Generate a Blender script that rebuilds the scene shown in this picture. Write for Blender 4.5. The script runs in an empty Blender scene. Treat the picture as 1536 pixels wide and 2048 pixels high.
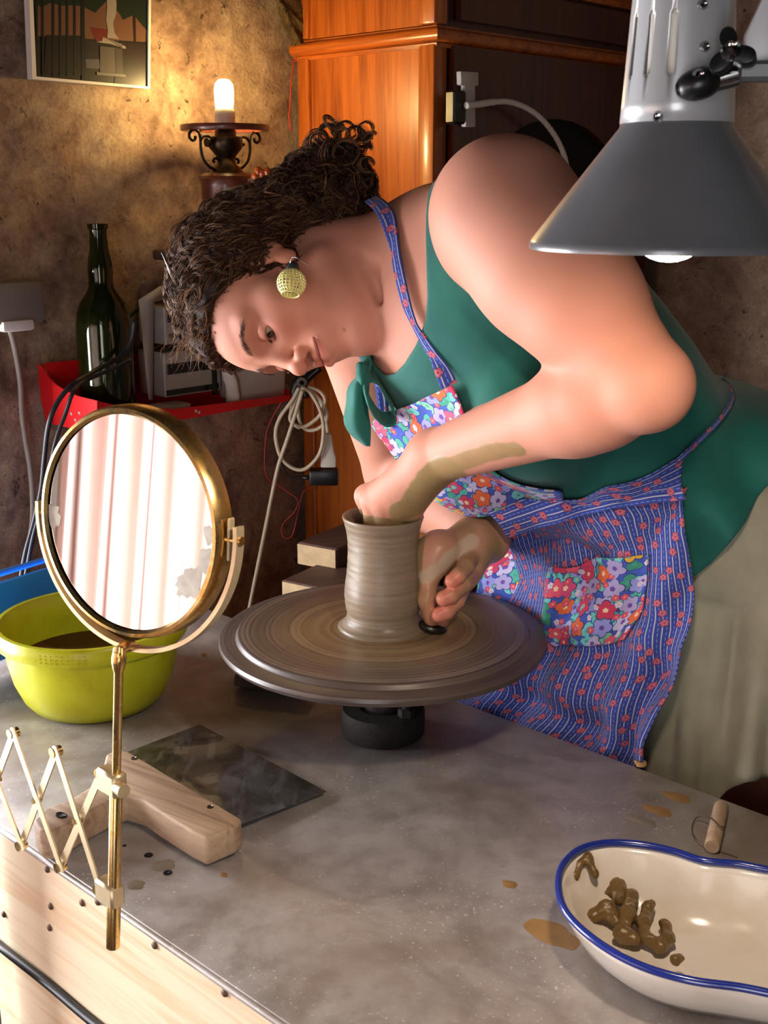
import bpy, bmesh, math
import numpy as np
from mathutils import Vector

# ------------------------------------------------------------------ camera
SC = bpy.context.scene
COL = SC.collection
FPX, CAMZ, PITCH = 2400.0, 1.298, math.radians(15)      # focal length in pixels of a 1536 x 2048 frame
cam_d = bpy.data.cameras.new('camera')
cam_d.sensor_fit = 'HORIZONTAL'
cam_d.sensor_width = 36.0
cam_d.lens = FPX / 1536 * 36.0
cam_d.clip_start = 0.02
cam = bpy.data.objects.new('camera', cam_d)
cam.location = (0, 0, CAMZ)
cam.rotation_euler = (math.pi / 2 - PITCH, 0, 0)
COL.objects.link(cam)
SC.camera = cam
cam_d.dof.use_dof = True
cam_d.dof.focus_distance = 1.22
cam_d.dof.aperture_fstop = 45.0

# ------------------------------------------------------------------ exposure, world and lights
SC.view_settings.view_transform = 'Standard'
SC.view_settings.look = 'None'
SC.view_settings.gamma = 1.0
SC.view_settings.exposure = 0.38
SC.view_settings.use_curve_mapping = False
SC.cycles.use_denoising = True
SC.cycles.max_bounces = 8
SC.cycles.diffuse_bounces = 4
SC.cycles.glossy_bounces = 4
SC.cycles.transmission_bounces = 8
SC.cycles.sample_clamp_indirect = 6.0
SC.cycles.caustics_reflective = False
SC.cycles.caustics_refractive = False
w = bpy.data.worlds.new('sky')
SC.world = w
w.use_nodes = True
w.node_tree.nodes['Background'].inputs[0].default_value = (0.75, 0.85, 1.0, 1)
w.node_tree.nodes['Background'].inputs[1].default_value = 1.0

# the bench runs along E1; E2 points from the camera side across the bench
E1 = np.array([.725, -.688, 0.0]); E1 /= np.linalg.norm(E1)
E2 = np.array([-E1[1], E1[0], 0.0])
UP = np.array([0., 0., 1.])
ZT = 0.72                                                # bench top
def loc(a, n, z): return -a * E1 + n * E2 + z * UP
O = np.array([0, 0, CAMZ]); _s, _c = math.sin(PITCH), math.cos(PITCH)
def ray(x, y):
    dx, dy = (x - 768) / FPX, (y - 1024) / FPX
    return np.array([dx, _c - dy * _s, -(_s + dy * _c)])
def at(x, y, Y): r = ray(x, y); return O + r * Y / r[1]      # a measured point at depth Y
def onz(x, y, z): r = ray(x, y); return O + r * (z - CAMZ) / r[2]
def onn(x, y, n): r = ray(x, y); return O + r * n / (r @ E2)
def ona(x, y, a): r = ray(x, y); return O + r * a / -(r @ E1)

def light(name, kind, p, power, color, target=None, **kw):
    l = bpy.data.lights.new(name, kind)
    l.energy = power; l.color = color
    for k, v in kw.items(): setattr(l, k, v)
    o = bpy.data.objects.new(name, l)
    o.location = Vector(p)
    if target is not None:
        o.rotation_euler = (Vector(target) - Vector(p)).to_track_quat('-Z', 'Y').to_euler()
    COL.objects.link(o)
    return o

# daylight through window_1 (front left wall)
WIN_A0, WIN_A1, WIN_Z0, WIN_Z1, WALL_N = 0.50, 1.64, 0.35, 1.25, -0.95
W2_N0, W2_N1, W2_Z0, W2_Z1, A_WALL, N_WALL = -.40, .70, .42, 1.22, 1.655, 2.2
light('window_daylight', 'AREA', loc((WIN_A0 + WIN_A1) / 2, WALL_N - .22, (WIN_Z0 + WIN_Z1) / 2), 30,
      (1.0, 0.96, 0.95), target=loc((WIN_A0 + WIN_A1) / 2 - .1, WALL_N + 3, 1.0), shape='RECTANGLE', size=1.14, size_y=.95)
light('window_daylight', 'AREA', loc(A_WALL + .14, (W2_N0 + W2_N1) / 2, (W2_Z0 + W2_Z1) / 2), 50,
      (1.0, 0.98, 1.0), target=loc(A_WALL - 2, (W2_N0 + W2_N1) / 2 + .2, .95), shape='RECTANGLE', size=1.05, size_y=.8)
# fill light added behind the camera, set in an invented doorway
DR_A0, DR_A1, DR_Z1 = -1.0, -.15, 1.75
light('added_fill', 'AREA', loc((DR_A0 + DR_A1) / 2, WALL_N - .3, .85), 15,
      (1.0, 0.95, 0.92), target=loc((DR_A0 + DR_A1) / 2 + .35, WALL_N + 3, .95), shape='RECTANGLE', size=.8, size_y=1.3)
# ------------------------------------------------------------------ small library
def lin(h):
    if isinstance(h, str):
        h = h.lstrip('#'); v = [int(h[i:i + 2], 16) / 255 for i in (0, 2, 4)]
    else: v = [x / 255 for x in h]
    return tuple((x / 12.92 if x <= .04045 else ((x + .055) / 1.055) ** 2.4) for x in v)
def unit(v): v = np.asarray(v, float); return v / np.linalg.norm(v)

def _hash(i, j, k, seed):
    h = (i.astype(np.int64) * 374761393 + j.astype(np.int64) * 668265263 + k.astype(np.int64) * 2147483647 + seed * 974634777) & 0xffffffff
    h = ((h ^ (h >> 13)) * 1274126177) & 0xffffffff
    h = (h ^ (h >> 16)) & 0xffffff
    return h / 0xffffff
def vnoise(P, seed=0):
    P = np.asarray(P, float); F = np.floor(P); t = P - F; t = t * t * (3 - 2 * t); F = F.astype(np.int64)
    r = 0
    for dx in (0, 1):
        wx = t[..., 0] if dx else 1 - t[..., 0]
        for dy in (0, 1):
            wy = t[..., 1] if dy else 1 - t[..., 1]
            for dz in (0, 1):
                wz = t[..., 2] if dz else 1 - t[..., 2]
                r = r + wx * wy * wz * _hash(F[..., 0] + dx, F[..., 1] + dy, F[..., 2] + dz, seed)
    return r * 2 - 1
def fbm(P, scale=1., octaves=4, seed=0, gain=.5):
    P = np.asarray(P, float) * scale; a, r, s = 1., 0., 0.
    for o in range(octaves):
        r = r + a * vnoise(P, seed + o * 7); s += a; a *= gain; P = P * 2.03 + 11.7
    return r / s

def empty(name, label, cat, p, group=None):
    o = bpy.data.objects.new(name, None); COL.objects.link(o)
    o.location = Vector(p); o.empty_display_size = .05
    o['label'] = label; o['category'] = cat
    if group: o['group'] = group
    return o
def rootloc(o):
    while o.parent is not None: o = o.parent
    return np.array(o.location)
def add(name, mesh, mat, parent=None, smooth=True, uv=None, colors=None, floats=None, label=None, cat=None, group=None, kind=None, base=None):
    V, F = mesh[0], mesh[1]
    V = np.asarray(V, float)
    if parent is not None: V = V - rootloc(parent)
    elif base is not None: V = V - np.asarray(base)
    me = bpy.data.meshes.new(name)
    if isinstance(F, np.ndarray):
        nf, k = F.shape
        me.vertices.add(len(V)); me.vertices.foreach_set('co', V.astype(np.float32).ravel())
        me.loops.add(nf * k); me.loops.foreach_set('vertex_index', F.astype(np.int32).ravel())
        me.polygons.add(nf); me.polygons.foreach_set('loop_start', (np.arange(nf) * k).astype(np.int32))
        me.update(calc_edges=True); me.validate()
    else:
        me.from_pydata([tuple(v) for v in V], [], [tuple(int(i) for i in f) for f in F]); me.update()
    if smooth:
        me.polygons.foreach_set('use_smooth', np.ones(len(me.polygons), dtype=bool))
        if smooth == 'auto': me.set_sharp_from_angle(angle=math.radians(38))
    if uv is not None:
        L = me.uv_layers.new(name='uv'); idx = np.empty(len(me.loops), np.int32); me.loops.foreach_get('vertex_index', idx)
        L.data.foreach_set('uv', np.asarray(uv, np.float32)[idx].ravel())
    if colors is not None:
        at_ = me.attributes.new('tint', 'FLOAT_COLOR', 'POINT'); c4 = np.ones((len(V), 4), np.float32); c4[:, :3] = colors
        at_.data.foreach_set('color', c4.ravel())
    for k_, v_ in (floats or {}).items():
        at_ = me.attributes.new(k_, 'FLOAT', 'POINT'); at_.data.foreach_set('value', np.asarray(v_, np.float32))
    if mat is not None: me.materials.append(mat)
    o = bpy.data.objects.new(name, me); COL.objects.link(o)
    if parent is not None: o.parent = parent
    elif base is not None: o.location = Vector(base)
    if label: o['label'] = label
    if cat: o['category'] = cat
    if group: o['group'] = group
    if kind: o['kind'] = kind
    return o
def mcenter(mesh):
    V = np.asarray(mesh[0]); return np.array([(V[:, 0].min() + V[:, 0].max()) / 2, (V[:, 1].min() + V[:, 1].max()) / 2, V[:, 2].min()])
def single(name, mesh, mat, label, cat, group=None, **kw):
    return add(name, mesh, mat, label=label, cat=cat, group=group, base=mcenter(mesh), **kw)
def struct(name, mesh, mat, **kw): return add(name, mesh, mat, kind='structure', **kw)

def join(*ms):
    V, F, n = [], [], 0
    for v, f in ms:
        V.append(np.asarray(v, float)); F += [[int(i) + n for i in q] for q in f]; n += len(v)
    return np.concatenate(V), F
def frame_axes(X, Y, Z): return np.array([X, Y, Z], float)
ID = np.eye(3)
BENCH = np.array([E1, E2, UP])                          # rows: along the bench, across it, up
def box(c, size, R=ID, bev=0.0, seg=1):
    bm = bmesh.new(); bmesh.ops.create_cube(bm, size=1.0)
    for v in bm.verts: v.co = Vector((v.co.x * size[0], v.co.y * size[1], v.co.z * size[2]))
    if bev > 0: bmesh.ops.bevel(bm, geom=list(bm.edges), offset=bev, segments=seg, affect='EDGES', profile=.5, clamp_overlap=True)
    return _out(bm, c, R)
def _out(bm, c=(0, 0, 0), R=ID):
    bm.verts.index_update()
    V = np.array([v.co[:] for v in bm.verts]); F = [[v.index for v in f.verts] for f in bm.faces]; bm.free()
    return V @ np.asarray(R) + np.asarray(c), F
def prism(poly, c, X, Y, t0, t1, bev=0.0, seg=2):
    """polygon (x, y) in the frame X, Y at c, thick from t0 to t1 along X x Y"""
    Z = np.cross(X, Y); bm = bmesh.new()
    vs = [bm.verts.new((p[0], p[1], t0)) for p in poly]; f = bm.faces.new(vs)
    r = bmesh.ops.extrude_face_region(bm, geom=[f])
    for v in r['geom']:
        if isinstance(v, bmesh.types.BMVert): v.co.z = t1
    bmesh.ops.recalc_face_normals(bm, faces=list(bm.faces))
    if bev > 0: bmesh.ops.bevel(bm, geom=list(bm.edges), offset=bev, segments=seg, affect='EDGES', profile=.5, clamp_overlap=True)
    return _out(bm, c, np.array([X, Y, Z]))
def prism_pts(P3, thick, bev=0.0, seg=2):
    """prism from coplanar 3-D points, thickened by the vector thick"""
    P3 = np.asarray(P3, float); c = P3.mean(0); Z = unit(thick); X = unit(P3[1] - P3[0]); X = unit(X - Z * (X @ Z)); Y = np.cross(Z, X)
    poly = [((p - c) @ X, (p - c) @ Y) for p in P3]
    return prism(poly, c, X, Y, 0, np.linalg.norm(thick), bev, seg)
def spline(P, n, closed=False):
    P = np.asarray(P, float); m = len(P); out = []
    segs = m if closed else m - 1
    for i in range(segs):
        if closed: p0, p1, p2, p3 = P[(i - 1) % m], P[i], P[(i + 1) % m], P[(i + 2) % m]
        else: p0, p1, p2, p3 = P[max(i - 1, 0)], P[i], P[i + 1], P[min(i + 2, m - 1)]
        for t in np.linspace(0, 1, n, endpoint=False):
            out.append(.5 * ((2 * p1) + (-p0 + p2) * t + (2 * p0 - 5 * p1 + 4 * p2 - p3) * t * t + (-p0 + 3 * p1 - 3 * p2 + p3) * t ** 3))
    if not closed: out.append(P[-1])
    return np.array(out)
def tube(path, r, n=8, closed=False, flat=1.0, up0=None):
    P = np.asarray(path, float); m = len(P); r = np.broadcast_to(np.asarray(r, float), (m,))
    T = np.empty_like(P)
    if closed: T = np.roll(P, -1, 0) - np.roll(P, 1, 0)
    else: T[1:-1] = P[2:] - P[:-2]; T[0] = P[1] - P[0]; T[-1] = P[-1] - P[-2]
    T /= np.linalg.norm(T, axis=1)[:, None] + 1e-12
    u = np.array(up0 if up0 is not None else (0, 0, 1.))
    if abs(unit(u) @ T[0]) > .95: u = np.array([1., 0, 0])
    N = [unit(u - T[0] * (u @ T[0]))]
    for i in range(1, m):
        v = N[-1] - T[i] * (N[-1] @ T[i]); N.append(unit(v))
    N = np.array(N); B = np.cross(T, N)
    A = np.linspace(0, 2 * np.pi, n, endpoint=False)
    V = P[:, None] + r[:, None, None] * (np.cos(A)[None, :, None] * N[:, None] * flat + np.sin(A)[None, :, None] * B[:, None])
    V = V.reshape(-1, 3); F = []
    for i in range(m if closed else m - 1):
        j = (i + 1) % m
        for k in range(n): F.append([i * n + k, i * n + (k + 1) % n, j * n + (k + 1) % n, j * n + k])
    if not closed: F.append(list(range(n))[::-1]); F.append([(m - 1) * n + k for k in range(n)])
    return V, F
def rod(a, b, r, n=12, r2=None): return tube([a, b], [r, r if r2 is None else r2], n)
def lathe(prof, c=(0, 0, 0), R=ID, n=40, closed=False):
    V, F, rings = [], [], []
    for (r, z) in prof:
        if r < 1e-6: rings.append([len(V)]); V.append((0, 0, z))
        else:
            rings.append(list(range(len(V), len(V) + n)))
            V += [(r * math.cos(2 * math.pi * k / n), r * math.sin(2 * math.pi * k / n), z) for k in range(n)]
    prs = list(zip(rings[:-1], rings[1:])) + ([(rings[-1], rings[0])] if closed else [])
    for a, b in prs:
        for k in range(n):
            if len(a) == 1 and len(b) == 1: break
            if len(a) == 1: F.append([a[0], b[(k + 1) % n], b[k]][::-1])
            elif len(b) == 1: F.append([a[k], a[(k + 1) % n], b[0]])
            else: F.append([a[k], a[(k + 1) % n], b[(k + 1) % n], b[k]])
    return np.array(V) @ np.asarray(R) + np.asarray(c), F
def axis_rows(Z, X0=(1, 0, 0)):
    Z = unit(Z); X0 = np.asarray(X0, float)
    if abs(Z @ unit(X0)) > .95: X0 = np.array([0, 1., 0])
    X = unit(X0 - Z * (X0 @ Z)); return np.array([X, np.cross(Z, X), Z])
def ball(c, r, n=20, R=ID):
    r = np.broadcast_to(np.asarray(r, float), (3,)); m = n // 2
    V, F = lathe([(math.sin(math.pi * i / m) if 0 < i < m else 0, -math.cos(math.pi * i / m)) for i in range(m + 1)], n=n)
    return (V * r) @ np.asarray(R) + np.asarray(c), F
def sheet(G, thick=0.0):
    """grid of points (nu, nv, 3) -> mesh, uv in metres"""
    G = np.asarray(G, float); nu, nv = G.shape[:2]
    du = np.linalg.norm(np.diff(G, axis=0), axis=2).mean(1); dv = np.linalg.norm(np.diff(G, axis=1), axis=2).mean(0)
    U = np.concatenate([[0], np.cumsum(du)]); W = np.concatenate([[0], np.cumsum(dv)])
    uv = np.stack(np.meshgrid(W, U), -1).reshape(-1, 2)
    V = G.reshape(-1, 3); q = lambda i, j: i * nv + j
    F = [[q(i, j), q(i, j + 1), q(i + 1, j + 1), q(i + 1, j)] for i in range(nu - 1) for j in range(nv - 1)]
    if thick:
        N = gnormals(G).reshape(-1, 3); m = len(V); V = np.concatenate([V, V - N * thick]); uv = np.concatenate([uv, uv])
        F2 = [[x + m for x in f[::-1]] for f in F]; bd = [q(0, j) for j in range(nv)] + [q(i, nv - 1) for i in range(1, nu)] + [q(nu - 1, j) for j in range(nv - 2, -1, -1)] + [q(i, 0) for i in range(nu - 2, 0, -1)]
        F3 = [[bd[(k + 1) % len(bd)], bd[k], bd[k] + m, bd[(k + 1) % len(bd)] + m] for k in range(len(bd))]
        F = F + F2 + F3
    return (V, F), uv
def gnormals(G):
    a = np.gradient(G, axis=0); b = np.gradient(G, axis=1); N = np.cross(b, a)
    return N / (np.linalg.norm(N, axis=2)[..., None] + 1e-12)
def net(C, nu, nv):
    """Catmull-Rom surface through the control net C (r, c, 3)"""
    C = np.asarray(C, float)
    def cr(P, n):
        m = len(P) - 1; t = np.linspace(0, m, n); i = np.minimum(t.astype(int), m - 1); f = (t - i).reshape((-1,) + (1,) * (P.ndim - 1))
        g = lambda k: P[np.clip(k, 0, m)]
        p0 = np.where((i == 0).reshape(f.shape), 2 * g(i) - g(i + 1), g(i - 1)); p3 = np.where((i == m - 1).reshape(f.shape), 2 * g(i + 1) - g(i), g(i + 2)); p1, p2 = g(i), g(i + 1)
        return .5 * (2 * p1 + (p2 - p0) * f + (2 * p0 - 5 * p1 + 4 * p2 - p3) * f * f + (3 * p1 - p0 - 3 * p2 + p3) * f ** 3)
    A = cr(C, nu); return np.swapaxes(cr(np.swapaxes(A, 0, 1), nv), 0, 1)

# ------------------------------------------------------------------ signed distance fields and their surface
class Sdf:
    def __init__(s, margin=.006): s.ops = []; s.margin = margin
    def _a(s, kind, fn, k, c, r): s.ops.append((kind, fn, k, np.asarray(c, float), r)); return s
    def cone(s, a, b, ra, rb, k=.01, kind='add'):
        a, b = np.asarray(a, float), np.asarray(b, float); ba = b - a; L = ba @ ba + 1e-12
        def fn(P):
            d = P - a; h = np.clip(d @ ba / L, 0, 1); return np.linalg.norm(d - h[:, None] * ba, axis=1) - (ra + (rb - ra) * h)
        return s._a(kind, fn, k, (a + b) / 2, math.sqrt(L) / 2 + max(ra, rb))
    def ball(s, c, r, k=.01, kind='add'):
        c = np.asarray(c, float); return s._a(kind, lambda P: np.linalg.norm(P - c, axis=1) - r, k, c, r)
    def ell(s, c, r, R=ID, k=.01, kind='add'):
        c, r, R = np.asarray(c, float), np.asarray(r, float), np.asarray(R, float)
        def fn(P):
            q = (P - c) @ R.T; k0 = np.linalg.norm(q / r, axis=1); k1 = np.linalg.norm(q / r ** 2, axis=1)
            return k0 * (k0 - 1) / (k1 + 1e-9)
        return s._a(kind, fn, k, c, r.max())
    def custom(s, kind, fn, k=.005): return s._a(kind, fn, k, (0, 0, 0), 1e9)
    def ev(s, P, ops=None):
        d = np.full(len(P), 1e3)
        for kind, fn, k, c, r in (s.ops if ops is None else ops):
            e = fn(P)
            if kind == 'add': h = np.maximum(k - np.abs(d - e), 0); d = np.minimum(d, e) - h * h / (4 * k)
            elif kind == 'sub': h = np.maximum(k - np.abs(d + e), 0); d = np.maximum(d, -e) + h * h / (4 * k)
            elif kind == 'cut': h = np.maximum(k - np.abs(d - e), 0); d = np.maximum(d, e) + h * h / (4 * k)
            else: d = d + e
        return d
    def grad(s, P, e=6e-4):
        g = np.stack([s.ev(P + np.eye(3)[i] * e) - s.ev(P - np.eye(3)[i] * e) for i in range(3)], 1)
        return g / (np.linalg.norm(g, axis=1)[:, None] + 1e-9)
    def surface(s, lo, hi, h, keep=None, B=16):
        lo, hi = np.asarray(lo, float), np.asarray(hi, float)
        nb = np.ceil((hi - lo) / (h * B)).astype(int); NY, NZ = int(nb[1] * B + 2), int(nb[2] * B + 2)
        bi = np.stack(np.meshgrid(*[np.arange(n) for n in nb], indexing='ij'), -1).reshape(-1, 3)
        cc = lo + (bi + .5) * h * B; R = h * B * .87
        D = s.ev(cc); act = np.abs(D) < R * 1.55 + .012
        if keep is not None: act &= keep(cc)
        ids, pos, quads = [], [], []
        g = np.stack(np.meshgrid(*[np.arange(B + 1)] * 3, indexing='ij'), -1).reshape(-1, 3)
        corner = [(i, j, k) for i in (0, 1) for j in (0, 1) for k in (0, 1)]
        edges = [(a, b) for a in range(8) for b in range(a + 1, 8) if sum(abs(np.subtract(corner[a], corner[b]))) == 1]
        for b, c in zip(bi[act], cc[act]):
            ops = [o for o in s.ops if np.linalg.norm(o[3] - c) - o[4] < R + o[2] + s.margin]
            if not ops: continue
            d = s.ev(lo + (b * B + g) * h, ops).reshape((B + 1,) * 3)
            neg = d < 0
            if neg.all() or not neg.any(): continue
            cn = np.stack([neg[i:i + B, j:j + B, k:k + B] for i, j, k in corner], -1); mix = cn.any(-1) & ~cn.all(-1)
            ci = np.argwhere(mix)
            dv = np.stack([d[i:i + B, j:j + B, k:k + B][mix] for i, j, k in corner], -1)
            acc = np.zeros((len(ci), 3)); cnt = np.zeros(len(ci))
            for e0, e1 in edges:
                m = (dv[:, e0] < 0) != (dv[:, e1] < 0); t = dv[m, e0] / (dv[m, e0] - dv[m, e1])
                acc[m] += np.array(corner[e0]) + t[:, None] * (np.array(corner[e1]) - np.array(corner[e0])); cnt[m] += 1
            gi = ci + b * B; ids.append((gi[:, 0] * NY + gi[:, 1]) * NZ + gi[:, 2]); pos.append(lo + (gi + acc / cnt[:, None]) * h)
            for ax in range(3):
                sl0 = [slice(0, B)] * 3; sl1 = [slice(0, B)] * 3; sl1[ax] = slice(1, B + 1)
                n0, n1 = neg[tuple(sl0)], neg[tuple(sl1)]; E = np.argwhere(n0 != n1)
                if not len(E): continue
                fl = n0[n0 != n1]; G = E + b * B; o1, o2 = [np.eye(3, dtype=int)[(ax + 1) % 3], np.eye(3, dtype=int)[(ax + 2) % 3]]
                q = np.stack([((G - x)[:, 0] * NY + (G - x)[:, 1]) * NZ + (G - x)[:, 2] for x in (o1 + o2, o2, 0 * o1, o1)], 1)
                q[~fl] = q[~fl][:, ::-1]; quads.append(q)
        ids = np.concatenate(ids); pos = np.concatenate(pos); quads = np.concatenate(quads)
        o = np.argsort(ids); ids, pos = ids[o], pos[o]
        ix = np.searchsorted(ids, quads); ix = np.minimum(ix, len(ids) - 1); ok = (ids[ix] == quads).all(1)
        return pos, ix[ok].astype(np.int32)

# ------------------------------------------------------------------ materials
class Nt:
    def __init__(s, name):
        s.m = bpy.data.materials.new(name); s.m.use_nodes = True; s.t = s.m.node_tree; s.b = s.t.nodes['Principled BSDF']
        s._co = None
    def n(s, typ, ins=(), **kw):
        x = s.t.nodes.new(typ)
        for k, v in kw.items(): setattr(x, k, v)
        for k, v in (ins.items() if isinstance(ins, dict) else enumerate(ins)):
            s.set(x.inputs[k], v)
        return x
    def set(s, sock, v):
        if isinstance(v, bpy.types.NodeSocket): s.t.links.new(v, sock)
        elif v is not None:
            if isinstance(v, (tuple, list)) and len(v) == 3 and sock.type == 'RGBA': v = (*v, 1)
            sock.default_value = v
    def math(s, op, a, b=None, c=None, clamp=False): x = s.n('ShaderNodeMath', operation=op, use_clamp=clamp); [s.set(x.inputs[i], v) for i, v in enumerate((a, b, c)) if v is not None]; return x.outputs[0]
    def vmath(s, op, a, b=None, scale=None):
        x = s.n('ShaderNodeVectorMath', operation=op); s.set(x.inputs[0], a)
        if b is not None: s.set(x.inputs[1], b)
        if scale is not None: s.set(x.inputs['Scale'], scale)
        return x.outputs[1] if op in ('LENGTH', 'DOT_PRODUCT') else x.outputs[0]
    def mix(s, f, a, b, blend='MIX'):
        x = s.n('ShaderNodeMix', data_type='RGBA', blend_type=blend); s.set(x.inputs[0], f); s.set(x.inputs[6], a); s.set(x.inputs[7], b); return x.outputs[2]
    def co(s, which='Object'):
        if s._co is None: s._co = s.n('ShaderNodeTexCoord')
        return s._co.outputs[which]
    def geo(s): return s.n('ShaderNodeNewGeometry').outputs['Position']
    def map(s, v, scale=(1, 1, 1), rot=(0, 0, 0), off=(0, 0, 0)): x = s.n('ShaderNodeMapping', [v, off, rot, scale]); return x.outputs[0]
    def noise(s, v, scale=5., detail=4., rough=.55, dist=0., out=0): x = s.n('ShaderNodeTexNoise', {'Vector': v, 'Scale': scale, 'Detail': detail, 'Roughness': rough, 'Distortion': dist}); return x.outputs[out]
    def ramp(s, f, stops, interp='LINEAR'):
        x = s.n('ShaderNodeValToRGB', [f]); r = x.color_ramp; r.interpolation = interp
        while len(r.elements) > 1: r.elements.remove(r.elements[-1])
        for i, (p, c) in enumerate(stops):
            e = r.elements[0] if i == 0 else r.elements.new(p)
            e.position = p; c = lin(c) if isinstance(c, str) else (c if isinstance(c, (tuple, list)) else (c, c, c)); e.color = (*c[:3], 1)
        return x.outputs[0]
    def bump(s, h, strength=.3, dist=.002, normal=None):
        x = s.n('ShaderNodeBump', {'Strength': strength, 'Distance': dist, 'Height': h}); 
        if normal is not None: s.set(x.inputs['Normal'], normal)
        s.set(s.b.inputs['Normal'], x.outputs[0]); return x.outputs[0]
    def p(s, **kw):
        names = dict(color='Base Color', rough='Roughness', metal='Metallic', spec='Specular IOR Level', trans='Transmission Weight', ior='IOR', sss='Subsurface Weight',
                     sssr='Subsurface Radius', ssss='Subsurface Scale', coat='Coat Weight', coatr='Coat Roughness', sheen='Sheen Weight', emit='Emission Color', emits='Emission Strength', alpha='Alpha', aniso='Anisotropic')
        for k, v in kw.items():
            if isinstance(v, str): v = lin(v)
            s.set(s.b.inputs[names[k]], v)
        return s
def mat(name, color, rough=.5, metal=0., var=0., vscale=30., color2=None, bump=0., bscale=120., bdist=.001, stretch=(1, 1, 1), **kw):
    t = Nt(name); c = lin(color) if isinstance(color, str) else color
    t.p(color=c, rough=rough, metal=metal, **kw)
    if var or color2 is not None:
        v = t.map(t.co(), scale=stretch); f = t.noise(v, vscale, 5)
        c2 = lin(color2) if isinstance(color2, str) else (color2 or tuple(x * (1 - var) for x in c))
        t.p(color=t.ramp(f, [(.3, c), (.7, c2)]))
    if bump: t.bump(t.noise(t.map(t.co(), scale=stretch), bscale, 4), bump, bdist)
    return t.m
def wood(name, light_, dark, scale=1.0, rough=.45, axis=2, coat=0., fig=.6, rotz=0.):
    t = Nt(name); st = [1., 1., 1.]; st[axis] = .06
    co = t.map(t.co(), rot=(0, 0, rotz)); v = t.map(co, scale=tuple(st)); d = t.noise(v, 60 * scale, 5, .6, 1.2)
    g = t.noise(t.map(co, scale=tuple(.35 * x for x in st)), 25 * scale, 3, .5, 2.0)
    f = t.math('ADD', t.math('MULTIPLY', d, .6), t.math('MULTIPLY', g, .4))
    t.p(color=t.ramp(f, [(.36, dark), (.5, tuple((a * fig + b * (1 - fig)) for a, b in zip(lin(light_), lin(dark)))), (.62, light_)]), rough=rough, coat=coat, coatr=.15)
    t.bump(d, .15, .0006); return t.m
# ------------------------------------------------------------------ the room
def plaster(name, c_hi, c_mid, c_lo, crack, sc=1.0):
    t = Nt(name); P = t.geo()
    big = t.noise(P, 5 * sc, 5, .6, .6); med = t.noise(P, 26 * sc, 6, .65, .4); fine = t.noise(P, 150 * sc, 4, .7)
    f = t.math('ADD', t.math('MULTIPLY', big, .55), t.math('MULTIPLY', med, .45))
    col = t.ramp(f, [(.36, c_lo), (.47, c_mid), (.6, c_hi)])
    pits = t.noise(P, 55 * sc, 6, .75, .5); pm = t.ramp(pits, [(.30, 1.), (.38, 0.)])
    col = t.mix(pm, col, lin(crack))
    col = t.mix(t.math('MULTIPLY', t.ramp(fine, [(.35, 1.), (.6, 0.)]), .35), col, lin(c_lo))
    t.p(color=col, rough=.92, spec=.15)
    h = t.math('ADD', t.math('MULTIPLY', med, .6), t.math('MULTIPLY', fine, .4)); h = t.math('SUBTRACT', h, t.math('MULTIPLY', pm, .5))
    t.bump(h, .9, .006); return t.m
M_WALL = plaster('old_plaster', '#b19a80', '#8c7260', '#5d483b', '#30241c')
M_WALL2 = plaster('lightened_plaster', '#c3a892', '#a88d78', '#7a6252', '#3a2a20', 1.2)  # right wall's plaster, colour raised because little light reaches it
M_PLAIN = mat('limewash', '#4a4038', .9, var=.25, vscale=4, bump=.3, bscale=40)
M_CEIL = mat('ceiling_limewash', '#3a332c', .95, var=.2, vscale=3)
M_FLOOR = mat('dark_floor_tiles', '#4a3228', .7, var=.5, vscale=14, bump=.2)
M_WHITEWOOD = mat('white_painted_wood', '#e6e2da', .45)

def rough_wall(name, fp, nu, nv, normal, amp, m, seed):
    G = np.array([[fp(u, v) for v in np.linspace(0, 1, nv)] for u in np.linspace(0, 1, nu)])
    d = fbm(G, 9, 5, seed, .6) * .6 + np.minimum(fbm(G, 22, 4, seed + 3, .6), .08) * .9 + fbm(G, 3, 2, seed + 9) * .9
    G = G + normal * (d * amp)[..., None]
    (V, F), _ = sheet(G); V2 = V.copy(); nb = len(V)
    # solid behind: a box so that the wall has thickness
    o = struct(name, (V, F), m)
    return o
rough_wall('wall_left', lambda u, v: loc(A_WALL, W2_N1 + u * (2.25 - W2_N1), v * 2.5), 150, 210, E1, .012, M_WALL, 3)
def wpiece(n0, n1, z0, z1, t0=.0, t1=.2): return box(loc(A_WALL + (t0 + t1) / 2, (n0 + n1) / 2, (z0 + z1) / 2), (t1 - t0, n1 - n0, z1 - z0), BENCH)
struct('wall_left_core', join(wpiece(W2_N1, 2.35, 0, 2.5, .03, .2), wpiece(-1.15, W2_N0, 0, 2.5), wpiece(W2_N0, W2_N1, 0, W2_Z0), wpiece(W2_N0, W2_N1, W2_Z1, 2.5)), M_PLAIN)
w2 = struct('window_2', join(*[wpiece(n - .025, n + .025, W2_Z0, W2_Z1, .04, .10) for n in (W2_N0 + .025, W2_N1 - .025)], *[wpiece(W2_N0 + .05, W2_N1 - .05, z - .025, z + .025, .04, .10) for z in (W2_Z0 + .025, W2_Z1 - .025)]), M_WHITEWOOD, smooth=False)
add('sill', wpiece(W2_N0 - .04, W2_N1 + .02, W2_Z0 - .03, W2_Z0, -.06, .08), M_WHITEWOOD, w2, smooth=False)
rough_wall('wall_right', lambda u, v: loc(1.7 - u * 3.3, N_WALL, v * 2.5), 270, 210, -E2, .010, M_WALL2, 17)
struct('wall_right_core', box(loc(.05, N_WALL + .12, 1.25), (3.4, .2, 2.5), BENCH), M_PLAIN)
struct('wall_back', box(loc(-1.65, .62, 1.25), (.1, 3.4, 2.5), BENCH), M_PLAIN)
wn = WALL_N - .1
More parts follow.
